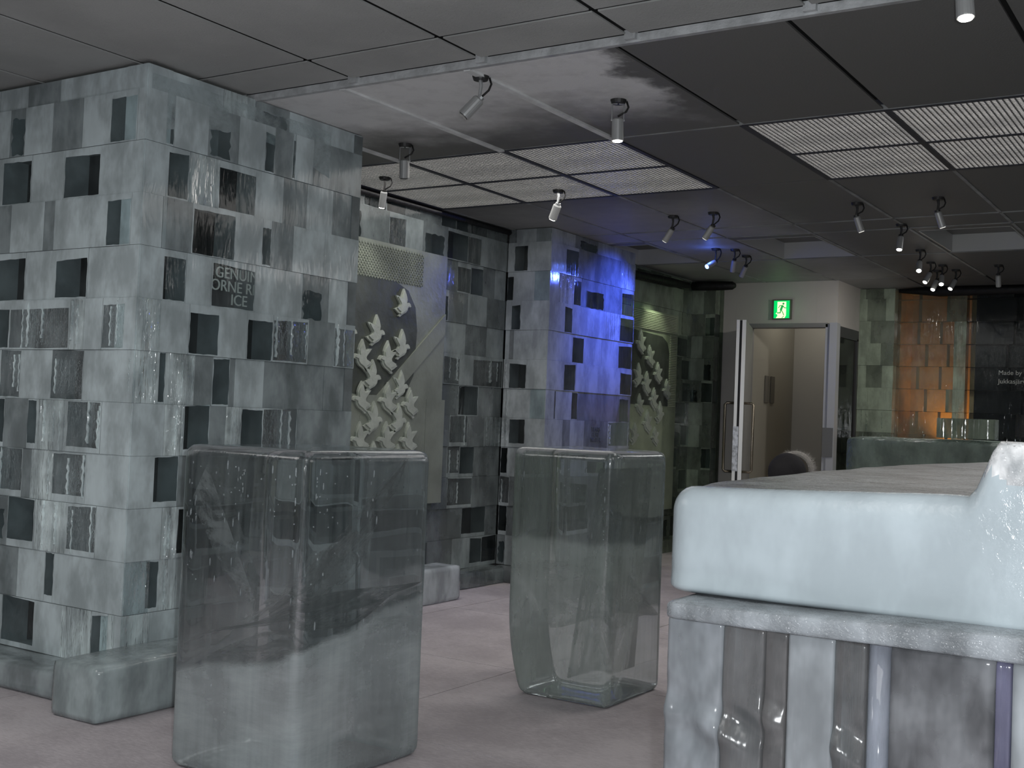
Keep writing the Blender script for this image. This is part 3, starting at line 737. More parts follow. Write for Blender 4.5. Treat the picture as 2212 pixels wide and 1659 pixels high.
# black foil rolls over the ice walls; the first strip paints a dark gap
def roll_(name, pts, r, label):
    mb = MB(); mb.tube(pts, r, 12); return tag(mb.build(name, M_DUCT, smooth=True), label, 'insulation roll')
roll_('insulation_roll', [(-4.75, 4.6, 2.574), (-4.75, 5.6, 2.572), (-4.75, 6.4, 2.574), (-4.75, 7.28, 2.574)], .02, 'thin black strip standing in for the dark gap along the top of the ice wall left of the blue-lit pillar')
roll_('insulation_roll', [(-4.68, 8.66, 2.50), (-4.68, 9.3, 2.50), (-4.67, 9.9, 2.515), (-4.66, 10.3, 2.53)], [.045, .04, .045, .03], 'black insulation roll on top of the second carved ice panel wall')
roll_('insulation_roll', [(-4.70, 10.5, 2.545), (-4.6, 10.5, 2.545), (-4.4, 10.52, 2.545), (-4.30, 10.53, 2.545), (-4.27, 10.53, 2.545)], [.042, .045, .045, .04, .02], 'short black roll end sticking out over the door wall')
roll_('insulation_roll', [(-2.98, 11.5, 2.57), (-2.6, 11.48, 2.555), (-2, 11.5, 2.56), (0, 11.5, 2.56), (2.5, 11.5, 2.56)], [.02, .05, .045, .05, .05], 'long black insulation roll above the dark ice wall at the far right')

# ------------------------------------------------------------------ carved bird panels
M_PANEL = plain('carved_ice_panel', (.23, .255, .22), .35, var=.2, vs=3, bump=.25, bs=30)
M_PANELD = plain('painted_recess_shade', (.075, .085, .075), .3, var=.25, vs=4, bump=.3, bs=20)  # dark colour stands in for the shade of a carved recess
M_BIRD = plain('carved_ice_bird', (.42, .46, .41), .35, var=.12, vs=10, bump=.3, bs=40)
DOVE = [(600,715),(622,760),(640,800),(655,860),(650,905),(642,940),(660,925),(690,918),(712,938),(725,975),(700,985),(675,995),(668,1035),(640,1075),(600,1102),(575,1120),(545,1152),(522,1138),(540,1105),(512,1088),(485,1065),(458,1040),(500,1018),(535,998),(545,962),(528,925),(505,895),(470,835),(505,838),(532,848),(560,858),(565,830),(580,770)]
DOVE = [((x-595)/430*1.48, (930-y)/430) for x, y in DOVE]
def bird(parent, off, X, Y, Z, s, flip=1, rot=0):
    mb = MB(); c, sn = math.cos(rot), math.sin(rot)
    P = lambda u, v, d: (X+d, Y+(u*c-v*sn)*s*flip, Z+(u*sn+v*c)*s)
    mb.prism(DOVE, P, 0, .014)
    inner = [(u*.8, v*.8) for u, v in DOVE]; mb.prism(inner, P, .014, .022)
    mb.build('carved_bird', M_BIRD, parent, off, loc=(0, 0, 0))
off = (XW, 5.9, 0)
c1 = empty('carved_ice_panel', off, 'tall carved ice panel of flying birds, between big pillar and blue-lit pillar', 'ice panel')
mb = MB(); mb.box(XW+.006, XW+.035, 5.05, 6.47, .98, 2.28); mb.box(XW+.006, XW+.045, 5.05, 6.28, .6, 1.305); mb.box(XW+.006, XW+.04, 6.29, 6.5, .6, 1.30)
mb.build('ice_slab', M_PANEL, c1, off, loc=(0, 0, 0))
mb = MB()
arc = [(5.3, 1.31), (5.3, 2.05), (5.9, 2.05), (6.05, 2.0), (6.13, 1.9), (6.16, 1.75), (6.14, 1.45), (6.05, 1.31)]
mb.prism(arc, lambda u, v, d: (XW+d, u, v), .0352, .038)
mb.build('recess_shade_field', M_PANELD, c1, off, loc=(0, 0, 0))
mb = MB()   # net of fine diamonds along the top
for i in range(-8, 46):
    for sg in (1, -1):
        y0 = 5.25+i*.028 if sg == 1 else 5.25+i*.028+.20
        a = Vector((y0, 2.04)); b = Vector((y0+sg*.20, 2.26)); tt = (b-a).normalized(); q = Vector((-tt.y, tt.x))*.0022
        lo_, hi_ = 5.3, 6.2
        if max(a.x, b.x) <= lo_+.02 or min(a.x, b.x) >= hi_-.02: continue
        cl = lambda p_, o_: p_ if lo_ <= p_.x <= hi_ else p_+(o_-p_)*(((lo_ if p_.x < lo_ else hi_)-p_.x)/(o_.x-p_.x))
        a, b = cl(a, b), cl(b, a)
        mb.prism([tuple(a-q), tuple(b-q), tuple(b+q), tuple(a+q)], lambda u, v, d: (XW+d, u, v), .035, .041)
mb.build('diamond_net', M_PANEL, c1, off, loc=(0, 0, 0))
mb = MB(); mb.prism([(5.60, 1.03), (6.465, 1.745), (6.465, 1.885), (5.60, 1.17)], lambda u, v, d: (XW+d, u, v), .035, .046)
mb.build('diagonal_rib', M_PANEL, c1, off, loc=(0, 0, 0))
for (y, z, s, fl_) in ((5.985, 1.915, .185, 1), (5.72, 1.715, .2, 1), (5.985, 1.645, .2, 1), (5.85, 1.555, .21, -1), (5.70, 1.43, .2, 1), (5.99, 1.385, .19, 1), (5.86, 1.29, .21, -1), (6.09, 1.27, .2, -1),
                       (5.72, 1.165, .21, 1), (5.97, 1.165, .2, 1), (5.86, 1.04, .21, -1), (6.09, 1.04, .21, -1), (5.73, .92, .2, 1), (5.98, .90, .2, 1), (5.6, 1.55, .2, -1), (5.6, 1.29, .2, -1), (5.6, 1.04, .2, -1), (5.45, 1.7, .2, 1)):
    bird(c1, off, XW+(.046 if z < 1.31 else .038), y, z, s, fl_)
c1.location.x += .014
X3 = XW+.045
off = (X3, 9.4, 0)
c2 = empty('carved_ice_panel', off, 'pale green carved ice panel with ribbed border and flying birds, right of the blue-lit pillar', 'ice panel')
mb = MB(); mb.box(X3+.004, X3+.03, 8.7, 10.16, .4, 2.22)
mb.build('ice_slab', plain('carved_panel_green', (.32, .37, .27), .35, var=.2, vs=3, bump=.3, bs=25), c2, off, loc=(0, 0, 0))
mb = MB(); mb.prism([(8.75, 1.36), (9.98, 1.36), (9.98, 1.86), (9.93, 1.95), (9.82, 2.0), (8.75, 2.04)], lambda u, v, d: (X3+d, u, v), .03, .033)
mb.build('recess_shade_field', M_PANELD, c2, off, loc=(0, 0, 0))
mb = MB()
for k in range(11): mb.box(X3+.03, X3+.042, 9.2, 10.1, 2.045+k*.015, 2.052+k*.015)
for k in range(42): mb.box(X3+.03, X3+.04, 9.99, 10.12, 1.36+k*.016, 1.367+k*.016)
mb.build('ribbed_border', plain('rib_ice', (.5, .54, .42), .25), c2, off, loc=(0, 0, 0))
for (y, z, s, fl_, ro) in ((9.555, 1.80, .21, -1, -.1), (9.73, 1.66, .2, -1, 0), (9.50, 1.555, .22, -1, .1), (9.93, 1.52, .19, -1, 0), (9.66, 1.42, .21, -1, .1), (9.36, 1.92, .22, -1, 0), (9.33, 1.62, .22, 1, 0),
                           (9.80, 1.30, .21, 1, 0), (9.55, 1.21, .22, -1, 0), (9.38, 1.36, .2, -1, 0), (9.72, 1.08, .18, -1, 0), (9.3, 1.1, .2, 1, 0)):
    bird(c2, off, X3+.033 if z > 1.4 else X3+.03, y, z, s, fl_, ro)

c2.location.x += .014
# ------------------------------------------------------------------ loose ice blocks by the wall feet
mb = MB(); mb.cube_grid(12, 14, 8, rbox((-3.87, 2.86, 0), (-3.60, 3.62, .215), .018, .008, 5))
tag(mb.build('ice_block', ice_face('loose_ice', .78, .25, .06, .4, (.43, .50, .51)), smooth=True, origin=(-3.73, 3.2, 0)), 'low cloudy ice block at the foot of the big pillar corner', 'ice block')
mb = MB(); mb.cube_grid(12, 14, 8, rbox((-4.60, 5.75, 0), (-4.385, 6.31, .225), .02, .008, 9))
tag(mb.build('ice_block', ICE2['L'], smooth=True, origin=(-4.5, 6.0, 0)), 'low ice block on the floor against the wall below the first bird panel', 'ice block')

# ------------------------------------------------------------------ free standing ice blocks used as tables
def veilL(nt):
    tc = nt.nodes.new('ShaderNodeTexCoord'); sx = nt.nodes.new('ShaderNodeSeparateXYZ'); L(nt, tc.outputs['Object'], sx.inputs[0])
    n = noise(nt, coords(nt, (1, 1, 1)), 3.2, 5, .6, .6)
    z = mth(nt, 'MULTIPLY_ADD', mth(nt, 'SUBTRACT', n, .5), .10, sx.outputs[2])
    z = mth(nt, 'MULTIPLY_ADD', sx.outputs[0], -.22, z)
    z = mth(nt, 'MULTIPLY_ADD', sx.outputs[1], -.22, z)
    f = mth(nt, 'SUBTRACT', 1, smooth(nt, z, .43, .46))
    n2 = noise(nt, coords(nt, (1.5, 1.5, 6), (0, 0, 0), (.4, .4, 0)), 5, 6, .7, .3)
    n3 = noise(nt, coords(nt), 2.2, 3, .5, .3)
    return mth(nt, 'MULTIPLY', f, mth(nt, 'MULTIPLY_ADD', smooth(nt, n3, .35, .65), .3, mth(nt, 'MULTIPLY_ADD', n2, .35, .08)))
M_DROP = ice_face('droplet_ice', .25, 0, 0, .1, (.7, .75, .78), rough=.12)
def ice_table(name, lo, hi, label, matr, veils, wob=.004, seed=1, r=.038, warp=None):
    o = Vector(((lo[0]+hi[0])/2, (lo[1]+hi[1])/2, 0))
    root = empty(name, o, label, 'ice table')
    mb = MB(); mb.cube_grid(26, 26, 44, rbox(lo, hi, r, wob, seed, warp=warp))
    mb.build('clear_ice_body', matr, root, o, True, loc=(0, 0, 0))
    # droplets and little runs added to catch flash glints on the room-side faces
    q = random.Random(seed*7); mb = MB()
    def drop(c, r_, st):
        n0 = len(mb.v)
        for i in range(5):
            for k in range(8):
                th = math.pi*i/4; ph = 2*math.pi*k/8
                mb.v.append((c[0]+r_*math.sin(th)*math.cos(ph), c[1]+r_*math.sin(th)*math.sin(ph), c[2]+r_*st*math.cos(th)))
        for i in range(4):
            for k in range(8):
                k2 = (k+1) % 8; mb.f.append((n0+i*8+k, n0+i*8+8+k, n0+i*8+8+k2, n0+i*8+k2)); mb.mi.append(0)
    for _ in range(170):
        z = hi[2]-.06-abs(q.gauss(0, .22)); 
        if z < .15: continue
        f_ = q.choice((.12, .5, .93, q.random(), q.random())) + q.gauss(0, .03); f_ = min(.93, max(.07, f_))
        r_ = q.uniform(.0012, .0032); st = q.choice((1, 1, 2, 5))
        if q.random() < .6: p_ = Vector((lo[0]+(hi[0]-lo[0])*f_, lo[1]+.001, z))
        else: p_ = Vector((hi[0]-.001, lo[1]+(hi[1]-lo[1])*f_, z))
        if warp: p_ = warp(p_)
        drop(p_, r_, st)
    dr = mb.build('glint_droplets', M_DROP, root, o, True, loc=(0, 0, 0)); dr['kind'] = 'stuff'
    for fn, mt in veils:
        mb = MB(); mb.grid(18, 12, fn); mb.build('milky_veil', mt, root, o, True, loc=(0, 0, 0))
    return root
x0, x1, y0, y1 = -3.045, -2.485, 2.712, 3.37
V1 = veil_mat('veil_left_block', .85, (.66, .72, .72), 5, .3, .62, (1, 1, 2.4), (.3, .5, 0))
V2 = veil_mat('thin_veil', .9, (.85, .88, .88), 9, .42, .60, (1, 1, 1))
def sheet(x0, x1, y0, y1, zf, amp=.03):
    return lambda u, v: (x0+(x1-x0)*u, y0+(y1-y0)*v, zf(u, v)+amp*math.sin(u*7+v*4)*.4)
ice_table('ice_block_table', (x0, y0, 0), (x1, y1, 1.07), 'clear upright ice block table nearest the camera, in front of the big pillar', block_ice('clear_ice_near', veilL, .045, .02, tp=.25), [
    (sheet(x0+.02, x1-.02, y0+.02, y1-.02, lambda u, v: .40+.20*u+.02*v), V1),
    (sheet(x0+.02, x1-.02, y0+.02, y1-.02, lambda u, v: .30+.10*u+.10*v), V1),
    (lambda u, v: (x0+.03+.25*u, y0+.04+.1*v, .88-.33*u+.12*v-.1*u*v), V2),
    (lambda u, v: (x0+.25+.25*u, y0+.1+.3*v, .50+.24*u*u+.1*v), V2),
    (lambda u, v: (x1-.12+.08*v, y0+.12+.42*u, .62+.30*u+.12*v), V2)], seed=3)
x0, x1, y0, y1 = -2.775, -2.27, 4.34, 4.87
def taper(p):
    z = p.z; k = max(0, (.40-z)/.40)
    cx_, cy2 = (x0+x1)/2, (y0+y1)/2
    s = 1-.13*k*k
    return Vector((x1-(x1-p.x)*(1-.13*k*k) - .0*k, y1-(y1-p.y)*(1-.04*k*k), z))
def veilM(nt):
    tc = nt.nodes.new('ShaderNodeTexCoord'); sx = nt.nodes.new('ShaderNodeSeparateXYZ'); L(nt, tc.outputs['Object'], sx.inputs[0])
    n = noise(nt, coords(nt), 4, 5, .6, .5)
    z = mth(nt, 'MULTIPLY_ADD', mth(nt, 'SUBTRACT', n, .5), .12, sx.outputs[2])
    f = mth(nt, 'SUBTRACT', 1, smooth(nt, z, .66, .70))
    y = mth(nt, 'MULTIPLY_ADD', sx.outputs[2], -.55, sx.outputs[1])
    g = mth(nt, 'SUBTRACT', 1, smooth(nt, y, -.22, -.16))
    return mth(nt, 'MULTIPLY', mth(nt, 'MULTIPLY', f, mth(nt, 'MULTIPLY_ADD', n, .35, .08)), mth(nt, 'MULTIPLY_ADD', g, .7, .3))
ice_table('ice_block_table', (x0, y0, 0), (x1, y1, 1.075), 'clear upright ice block table standing farther back in the middle of the floor', block_ice('clear_ice_mid', veilM, .12, .03, (.50, .57, .54), tp=.15), [
    (sheet(x0+.02, x1-.02, y0+.02, y1-.02, lambda u, v: .55+.10*u-.3*v), veil_mat('veil_mid_block', .7, (.50, .56, .52), 5, .3, .6)),
    (lambda u, v: (x0+.3+.12*u, y0+.05+.4*v, .1+.9*u), veil_mat('streak_veil', .8, (.6, .66, .62), 5, .35, .6, (1, 1, .5)))], seed=8, warp=taper)

# ------------------------------------------------------------------ foreground bar
M_BARTOP = ice_face('white_bar_ice', 1.0, .05, .0, .22, (.345, .395, .42), rough=.17, bscale=55, vstretch=.9, bd=.012, cv=.09)
bar = empty('ice_bar_counter', (-.4, 2.6, 0), 'long bar counter with thick frosted white ice slab, right foreground', 'bar counter')
off = (-.4, 2.6, 0)
LX = [(2.1, -.972), (2.4, -1.05), (3.2, -1.14), (4.2, -1.22), (5.1, -1.23), (6.1, -1.15)]
def xl(y):
    if y <= LX[0][0]: return LX[0][1]
    for (a, b), (c, d) in zip(LX, LX[1:]):
        if y <= c: return b+(d-b)*(y-a)/(c-a)
    return LX[-1][1]
def sst(a, b, x): t_ = max(0, min(1, (x-a)/(b-a))); return t_*t_*(3-2*t_)
from mathutils import noise as mnoise
def barwarp(p):
    # p.x in [0,1.3] maps to the plan; the front lip swells upward to the right
    x = xl(p.y)+p.x*(.35-xl(p.y))/1.3
    lip = math.exp(-((p.y-2.14)/.09)**2)
    z = p.z
    if z > .97:
        k = (z-.87)/.2
        z += lip*k*(.004+.016*sst(-.96, -.45, x)) + lip*k*.095*sst(-.425, -.375, x)
        z += .003*mnoise.noise(Vector((x*5, p.y*5, 3)))
    return Vector((x, p.y+.004*mnoise.noise(Vector((x*4, z*5, 1)))+.010*math.exp(-((z-.915)/.018)**2)*max(0, mnoise.noise(Vector((x*3.1, z*9, 5)))+.12), z))
mb = MB()
def fnb2(u, v, w):
    vv = v**2.4; return barwarp(fnb_raw(u, vv, w))
SLAB = rbox2((0, 2.1, .872), (1.3, 6.1, 1.075), .045, .05, .014)
def fnb_raw(u, vv, w): return SLAB(u, vv, w)
mb.cube_grid(110, 60, 34, fnb2)
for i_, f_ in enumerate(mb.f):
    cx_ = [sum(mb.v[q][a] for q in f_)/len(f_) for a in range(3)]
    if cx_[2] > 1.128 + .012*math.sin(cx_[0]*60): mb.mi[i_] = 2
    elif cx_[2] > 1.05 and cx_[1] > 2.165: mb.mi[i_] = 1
M_WET = ice_face('wet_top_dark_reflection', 1.0, 0, 0, .9, (.13, .145, .15), rough=.3, bscale=30, vstretch=1, bd=.012, cv=.6, ns=9)  # grey stands in for dark reflections and depth of wet clear ice
M_LIP = ice_face('flash_glare_lip', .9, .5, .3, 1.0, (.68, .72, .76), rough=.25, bscale=14, vstretch=1, bd=.04, cv=.5)  # paler colour paints the flash glare onto the raised lip
mb.build('top_slab', [M_BARTOP, M_WET, M_LIP], bar, off, True, loc=(0, 0, 0))
mb = MB()   # ledge below the slab
def fledge(u, v, w):
    p = rbox((-.938, 2.02, .835), (.35, 2.3, .872), .012, .005, 2)(u, v, w)
    if p.z > .85: p.z += .012*sst(-.9, -.2, p.x)
    return p
mb.cube_grid(60, 12, 6, fledge)
mb.build('ledge', ice_face('ledge_ice', .9, .2, .05, .9, (.215, .235, .25), rough=.25, bscale=30, vstretch=1.6, ns=7, cv=.35), bar, off, True, loc=(0, 0, 0))
mb = MB()
IB = {'c': ice_face('bar_clear', .72, .25, .06, .5, (.25, .27, .29), rough=.19, bscale=7, vstretch=.4, bd=.02, cv=.3),
      'd': ice_face('bar_dark', .26, .10, .03, .5, (.30, .29, .29), rough=.2, bscale=8, vstretch=.4, bd=.02),
      'l': ice_face('bar_cloudy', .9, .15, .05, .4, (.25, .27, .285), rough=.2, cv=.25),
      'm': ice_face('bar_half', .62, .35, .03, .3, (.155, .16, .17), rough=.2, ns=2.5, cv=.45),
      'b': ice_face('bar_violet', .5, .15, .1, .5, (.17, .17, .26), rough=.2)}
cols_ = [(-.940, -.828, 'c'), (-.828, -.748, 'd'), (-.748, -.706, 'd'), (-.706, -.622, 'l'), (-.622, -.566, 'd'), (-.525, -.358, 'm'), (-.358, -.332, 'b'), (-.332, -.12, 'l'), (-.12, .1, 'm'), (.1, .35, 'l')]
for a, b, t_ in cols_:
    q = MB(); rr_ = random.Random(int(a*1000))
    base_fn = rbox((a, 2.04, 0), (b, 2.42, .838), .005, .002, a*9)
    def fcol(u, v, w, f0=base_fn, t0=t_):
        p = f0(u, v, w)
        if t0 in 'cd' and p.y < 2.06:      # hollows and bulges shaped to throw the flash back as highlights
            e_ = math.exp(-((p.z-.655)/.045)**2)
            p.y += e_*(.010*math.sin(p.x*55+p.z*30)+.008*math.sin(p.z*70+p.x*25))
        return p
    q.cube_grid(14, 6, 90, fcol)
    q.build('base_block', IB[t_], bar, off, True, loc=(0, 0, 0))
q = MB(); q.tube([(-.546, 2.06, 0), (-.544, 2.06, .3), (-.548, 2.06, .55), (-.546, 2.06, .836)], [.02, .021, .0185, .02], 16)
q.build('rounded_column', ice_face('bar_column', .25, .1, .1, .3, (.6, .62, .72), rough=.06), bar, off, True, loc=(0, 0, 0))
q = MB(); q.box(-.90, .35, 2.43, 6.0, 0, .868); q.build('dark_inner_core', M_CORE, bar, off, loc=(0, 0, 0))  # dark box standing in for the shade inside the bar
# far counter with ribbed ice block
fc = empty('ice_bar_counter', (-1.6, 8.3, 0), 'far low ice counter with wet rounded end, in front of the amber-lit ice', 'bar counter')
mb = MB(); mb.cube_grid(30, 14, 14, rbox((-2.42, 8.0, .9), (.5, 8.7, 1.165), .05, .012, 4))
mb.build('top_slab', ice_face('dim_counter_ice', .8, .3, .05, .9, (.17, .22, .19), rough=.15, bscale=40, vstretch=1), fc, (-1.6, 8.3, 0), True, loc=(0, 0, 0))
mb = MB(); mb.cube_grid(20, 6, 10, rbox((-2.36, 8.08, 0), (.45, 8.62, .9), .02, .008, 4))
mb.build('base', ICEG['M'], fc, (-1.6, 8.3, 0), True, loc=(0, 0, 0))
mb = MB()
mb.grid(60, 8, lambda u, v: (-1.82+.36*u, 8.05-.006*abs(math.sin(u*26*3.1416/2)), 1.18+.125*v))
mb.box(-1.82, -1.46, 8.06, 8.2, 1.178, 1.31)
tag(mb.build('ribbed_ice_tray', ICEG['M']), 'ribbed rectangular ice piece lying on the far ice counter', 'ice tray')

# ------------------------------------------------------------------ person in hooded parka
def person():
    x, y = -2.45, 7.0
    r = empty('person', (x, y, 0), 'person in a dark parka with fur-trimmed hood up, mostly hidden behind the foreground bar', 'person')
    V_ = []; E_ = []; R_ = []
    def chain(pts, start=None):
        prev = start
        for (px, py, pz, rad) in pts:
            V_.append((px, py, pz)); R_.append(rad); i = len(V_)-1
            if prev is not None: E_.append((prev, i))
            prev = i
        return prev
    hip = chain([(0, 0, .52, .10)])
    chest = chain([(0, .0, .64, .10), (0, -.01, .76, .105), (0, -.01, .83, .08)], hip)
    chain([(0, 0, .89, .045), (0, .01, .97, .085), (0, .01, 1.0, .06)], chest)
    for s in (-1, 1):
        chain([(s*.07, 0, .44, .075), (s*.075, .01, .26, .055), (s*.08, 0, .07, .04), (s*.085, .07, .035, .035)], hip)
        w = chain([(s*.13, -.01, .80, .055), (s*.17, .0, .66, .045), (s*.165, .07, .54, .035), (s*.16, .10, .51, .026)], chest)
        for k in range(4): chain([(s*(.145+.012*k), .125, .495-.003*k, .009), (s*(.143+.013*k), .145-.004*abs(k-1), .478, .008)], w)
        chain([(s*.135, .105, .495, .010), (s*.128, .125, .485, .009)], w)
    me = bpy.data.meshes.new('parka_body'); me.from_pydata(V_, E_, []); me.materials.append(plain('parka_black', (.012, .012, .014), .8))
    o = bpy.data.objects.new('parka_body', me); C.objects.link(o); o.parent = r
    md = o.modifiers.new('skin', 'SKIN'); md.use_smooth_shade = True
    for i, rad in enumerate(R_): me.skin_vertices[0].data[i].radius = (rad, rad)
    me.skin_vertices[0].data[0].use_root = True
    o.modifiers.new('sub', 'SUBSURF').levels = 1; o.modifiers['sub'].render_levels = 2
    mb = MB(); n_ = 20
    def hood(u, v):
        a = u*2*math.pi; b = v*math.pi*.72
        return (.115*math.sin(b)*math.cos(a), -.03+.125*math.sin(b)*math.sin(a), .93+.12*math.cos(b))
    mb.grid(24, 12, hood); mb.build('hood', plain('hood_black', (.014, .013, .015), .85, bump=.4, bs=30), r, smooth=True)
    # fur ruff round the opening, tufts pointing outwards
    mb = MB(); q = random.Random(2)
    for k in range(900):
        a = q.uniform(-.35, math.pi+.35); rr_ = .10+q.uniform(-.012, .012)
        p = Vector((rr_*math.cos(a)+.02, .065+q.uniform(-.03, .03), .945+rr_*1.0*math.sin(a)))
        d = Vector((math.cos(a), q.uniform(-.6, .8), math.sin(a)))+Vector((q.uniform(-.4, .4), q.uniform(-.4, .4), q.uniform(-.4, .4)))
        d = d.normalized()*q.uniform(.02, .04); w = Vector((d.y, -d.x, .3)).normalized()*.0016
        i = len(mb.v); mb.v += [tuple(p-w), tuple(p+w), tuple(p+d)]; mb.f.append((i, i+1, i+2)); mb.mi.append(0)
    mb.tube([(.02+.1*math.cos(a), .065, .945+.1*math.sin(a)) for a in [(-.35+(math.pi+.7)*k/20) for k in range(21)]], .018, 8)
    mb.build('fur_trim', plain('grey_fur', (.42, .40, .37), .9), r)
person()

# ------------------------------------------------------------------ ceiling spot lamps
def spot_lamp(head, aim, label, lit='dim', style='arm', near=False):
    """head: centre of the lamp barrel; the mount sits on the ceiling above it"""
    hx, hy, hz = head; a = Vector(aim).normalized()
    mt = Vector((hx-a.x*.05, hy-a.y*.05, ZC))
    r = empty('spot_lamp', mt, label, 'spot lamp', 'small ceiling spot lamps')
    H = Vector(head)-mt; back = H-a*.048; front = H+a*.048
    mb = MB(); mb.tube([(0, 0, -.0), (0, 0, -.016)], [.036, .03], 16); mb.build('mount_plate', M_DARKMETAL, r, smooth=False)
    S_ = 1.0 if near else .8
    mb = MB()
    if style == 'yoke':
        s_ = a.cross(Vector((0, 0, 1))); s_ = s_.normalized() if s_.length > .01 else Vector((1, 0, 0))
        s_ = Vector((rt.x, rt.y, 0)).normalized()
        for sg in (-1, 1):
            mb.tube([s_*sg*.004+Vector((0, 0, -.016)), s_*sg*.026+Vector((0, 0, -.018)), s_*sg*.026+back*1.0, s_*sg*.024+back+a*.012], .0035, 6)
        mb.tube([s_*-.03+back+a*.006, s_*.03+back+a*.006], .005, 6)
    else:
        mb.tube([(0, 0, -.014), (0.004, 0, -.04), tuple(back*.85), tuple(back+a*.008)], [.009, .007, .007, .008], 8)
        mb.tube([tuple(back-a*.012), tuple(back+a*.005)], .016, 10)
    mb.build('bracket', M_ALU if near else M_DARKMETAL, r, smooth=False)
    mb = MB(); mb.tube([tuple(back), tuple(back+a*.006), tuple(front-a*.004), tuple(front)], [.020*S_, .0255*S_, .0265*S_, .0255*S_], 18)
    hd = mb.build('lamp_head', M_GREYMETAL, r, smooth=False)
    mb = MB(); mb.tube([tuple(front-a*.001), tuple(front+a*.004)], [.0215*S_, .020*S_], 16)
    mb.build('lens', {'lit': M_LAMPGLOW, 'dim': M_LAMPDIM, 'off': M_LAMPOFF, 'blue': M_BLUEGLOW}[lit], hd)
    mb = MB(); k = Vector((rt.x, rt.y, 0))*.045
    mb.tube([tuple(Vector((0, 0, -.004))+k*.8), tuple(k+Vector((0, 0, -.03))), tuple(k*.8+back*.6), tuple(back-a*.01)], .0045, 6)
    mb.build('cable', M_BLACK, r, smooth=True)
    return r
Z = 2.47
LAMPS = [
 ((-2.77, 3.92, Z), (-.55, -.35, -.75), 'spot lamp tilted left on the white frosted ceiling patch, nearest in full view', 'off', 'arm'),
 ((-2.39, 4.49, Z), (.0, .05, -1), 'spot lamp on square wire yoke pointing straight down, right of the frosted ceiling patch', 'lit', 'yoke'),
 ((-3.79, 4.78, Z), (-.05, .1, -1), 'dark-bodied yoke spot lamp hanging before the left louvred lights, beside the big pillar', 'off', 'yoke'),
 ((-3.68, 6.14, Z), (-.5, .25, -.85), 'spot lamp aimed down left just behind the left bank of louvred lights', 'lit', 'arm'),
 ((-3.40, 7.17, Z), (-.6, .1, -.8), 'left one of two small lamps above right of the blue-lit pillar', 'dim', 'arm'),
 ((-3.10, 7.15, Z), (-.6, .1, -.8), 'right one of two small lamps above right of the blue-lit pillar', 'dim', 'arm'),
 ((-2.11, 7.15, Z), (.25, .25, -.9), 'plain unlit cylinder lamp above the exit door, left one of a pair', 'dim', 'arm'),
 ((-1.63, 7.15, Z), (.25, .25, -.9), 'plain unlit cylinder lamp at right, the right one of a pair', 'dim', 'arm'),
 ((-2.07, 7.96, Z), (.0, -.3, -.95), 'lit spot lamp hanging alone below the pair of cylinder lamps', 'lit', 'arm'),
 ((-2.22, 9.11, Z), (.1, -.6, -.8), 'brightest lit spot lamp above the far counter', 'lit', 'arm'),
 ((-2.32, 9.80, Z), (-.3, -.5, -.85), 'lit spot lamp, upper left of the cluster of four over the far counter', 'lit', 'arm'),
 ((-2.25, 9.98, Z), (.1, -.6, -.8), 'lit spot lamp, upper right of the cluster of four over the far counter', 'lit', 'arm'),
 ((-2.38, 10.31, Z), (-.2, -.5, -.85), 'lit spot lamp, lower left of the cluster of four over the far counter', 'lit', 'arm'),
 ((-2.23, 10.30, Z), (-.3, -.5, -.8), 'lit spot lamp, lower right of the cluster of four over the far counter', 'lit', 'arm'),
 ((-3.69, 8.58, Z), (-.35, -.75, -.45), 'glowing blue spot lamp on the ceiling right of the blue-lit pillar', 'blue', 'arm'),
 ((-3.56, 8.72, Z), (-.3, .4, -.85), 'small unlit lamp right behind the glowing blue one', 'off', 'arm'),
 ((-3.61, 9.06, Z), (-.5, .3, -.8), 'small unlit lamp between the blue lamp and the exit sign', 'off', 'arm'),
 ((-.76, 3.56, Z), (.1, -.1, -1), 'lit lamp cut by the top right edge of the photo', 'lit', 'arm'),
 ((-1.84, 10.14, Z), (.0, .3, -.9), 'dark unlit lamp right of the cluster over the far counter', 'off', 'arm'),
 ((-4.45, 5.42, Z), (-.3, .2, -.9), 'small lamp peeping out behind the big pillar under the left louvred lights', 'lit', 'arm')]
for n_, (h_, a_, l_, lit_, st_) in enumerate(LAMPS): spot_lamp(h_, a_, l_, lit_, st_, n_ in (0, 1, 2, 3, 17))

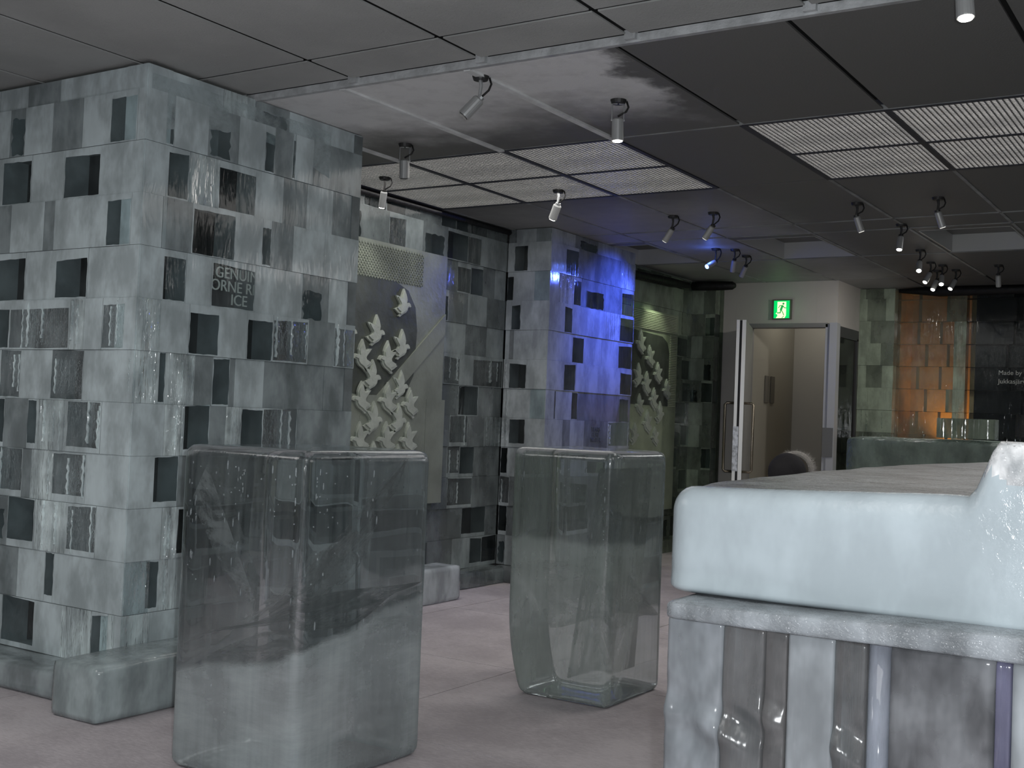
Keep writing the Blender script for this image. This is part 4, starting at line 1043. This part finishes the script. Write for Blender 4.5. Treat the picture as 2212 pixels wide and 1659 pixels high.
# the light these lamps throw, and added fill lights
_before = set(bpy.data.lights)
light('blue_beam', 'SPOT', (-3.70, 8.50, 2.44), 80, (.07, .13, 1), (-4.45, 8.25, 2.0), .03, 80, .8)
light('blue_beam', 'SPOT', (-3.72, 8.5, 2.40), 22, (.08, .14, 1), (-4.3, 7.4, 1.8), .03, 70, .8)
light('blue_beam', 'SPOT', (-3.9, 6.25, 2.44), 5, (.12, .18, 1), (-4.5, 7.6, 1.9), .2, 40, 1).data.specular_factor = .2  # added beam tinting the near face blue; no blue lamp hangs here
light('blue_glow', 'POINT', (-3.69, 8.55, 2.5), .5, (.1, .2, 1), size=.02)
for l_ in set(bpy.data.lights)-_before: l_.specular_factor = .15
light('panel_beam', 'SPOT', (-4.5, 5.45, 2.42), 4, (1, .96, .8), (-4.74, 5.7, 1.7), .02, 70, .8)
light('panel_beam', 'SPOT', (-4.45, 9.55, 2.45), 9, (.9, 1, .7), (-4.73, 9.65, 1.7), .02, 80, .8)
light('lamp_beam', 'SPOT', (-2.39, 4.49, 2.41), 6, (1, .96, .88), (-2.39, 4.5, 0), .02, 60, .7)
light('lamp_beam', 'SPOT', (-2.22, 9.08, 2.41), 30, (1, .96, .9), (-2.4, 8.6, 0), .03, 110, .8)
light('lamp_beam', 'SPOT', (-2.3, 9.9, 2.41), 30, (1, .96, .88), (-3.4, 10.8, 1.2), .05, 120, .8)
light('lamp_beam', 'SPOT', (-.8, 3.55, 2.41), 12, (1, .97, .92), (-.8, 3.6, 0), .02, 80, .8)
for x_, y_, e_ in ((-4.3, .8, 26), (-.4, .9, 16), (1.3, 3.5, 14)):  # unseen fill lights, added to lift the general room light
    light('added_fill_light', 'AREA', (x_, y_, ZC-.03), e_, (1, .98, .96), (x_, y_, 0), (1.3, 1.3))
for x_, y_ in ((-1.2, 8.7), (.6, 8.7)):  # two more added fill lights, out of view over the far counter
    light('added_fill_light', 'AREA', (x_, y_, ZC-.03), 14, (1, .98, .96), (x_, y_, 0), (.6, 1.1))
for x0_, x1_ in ((-4.73, -2.73), (-2.06, -.73)):
    light('louver_wash', 'AREA', ((x0_+x1_)/2, 5.75, ZC-.02), 13*(x1_-x0_)/2, (1, .97, .93), ((x0_+x1_)/2, 5.75, 0), (x1_-x0_, 1.3))
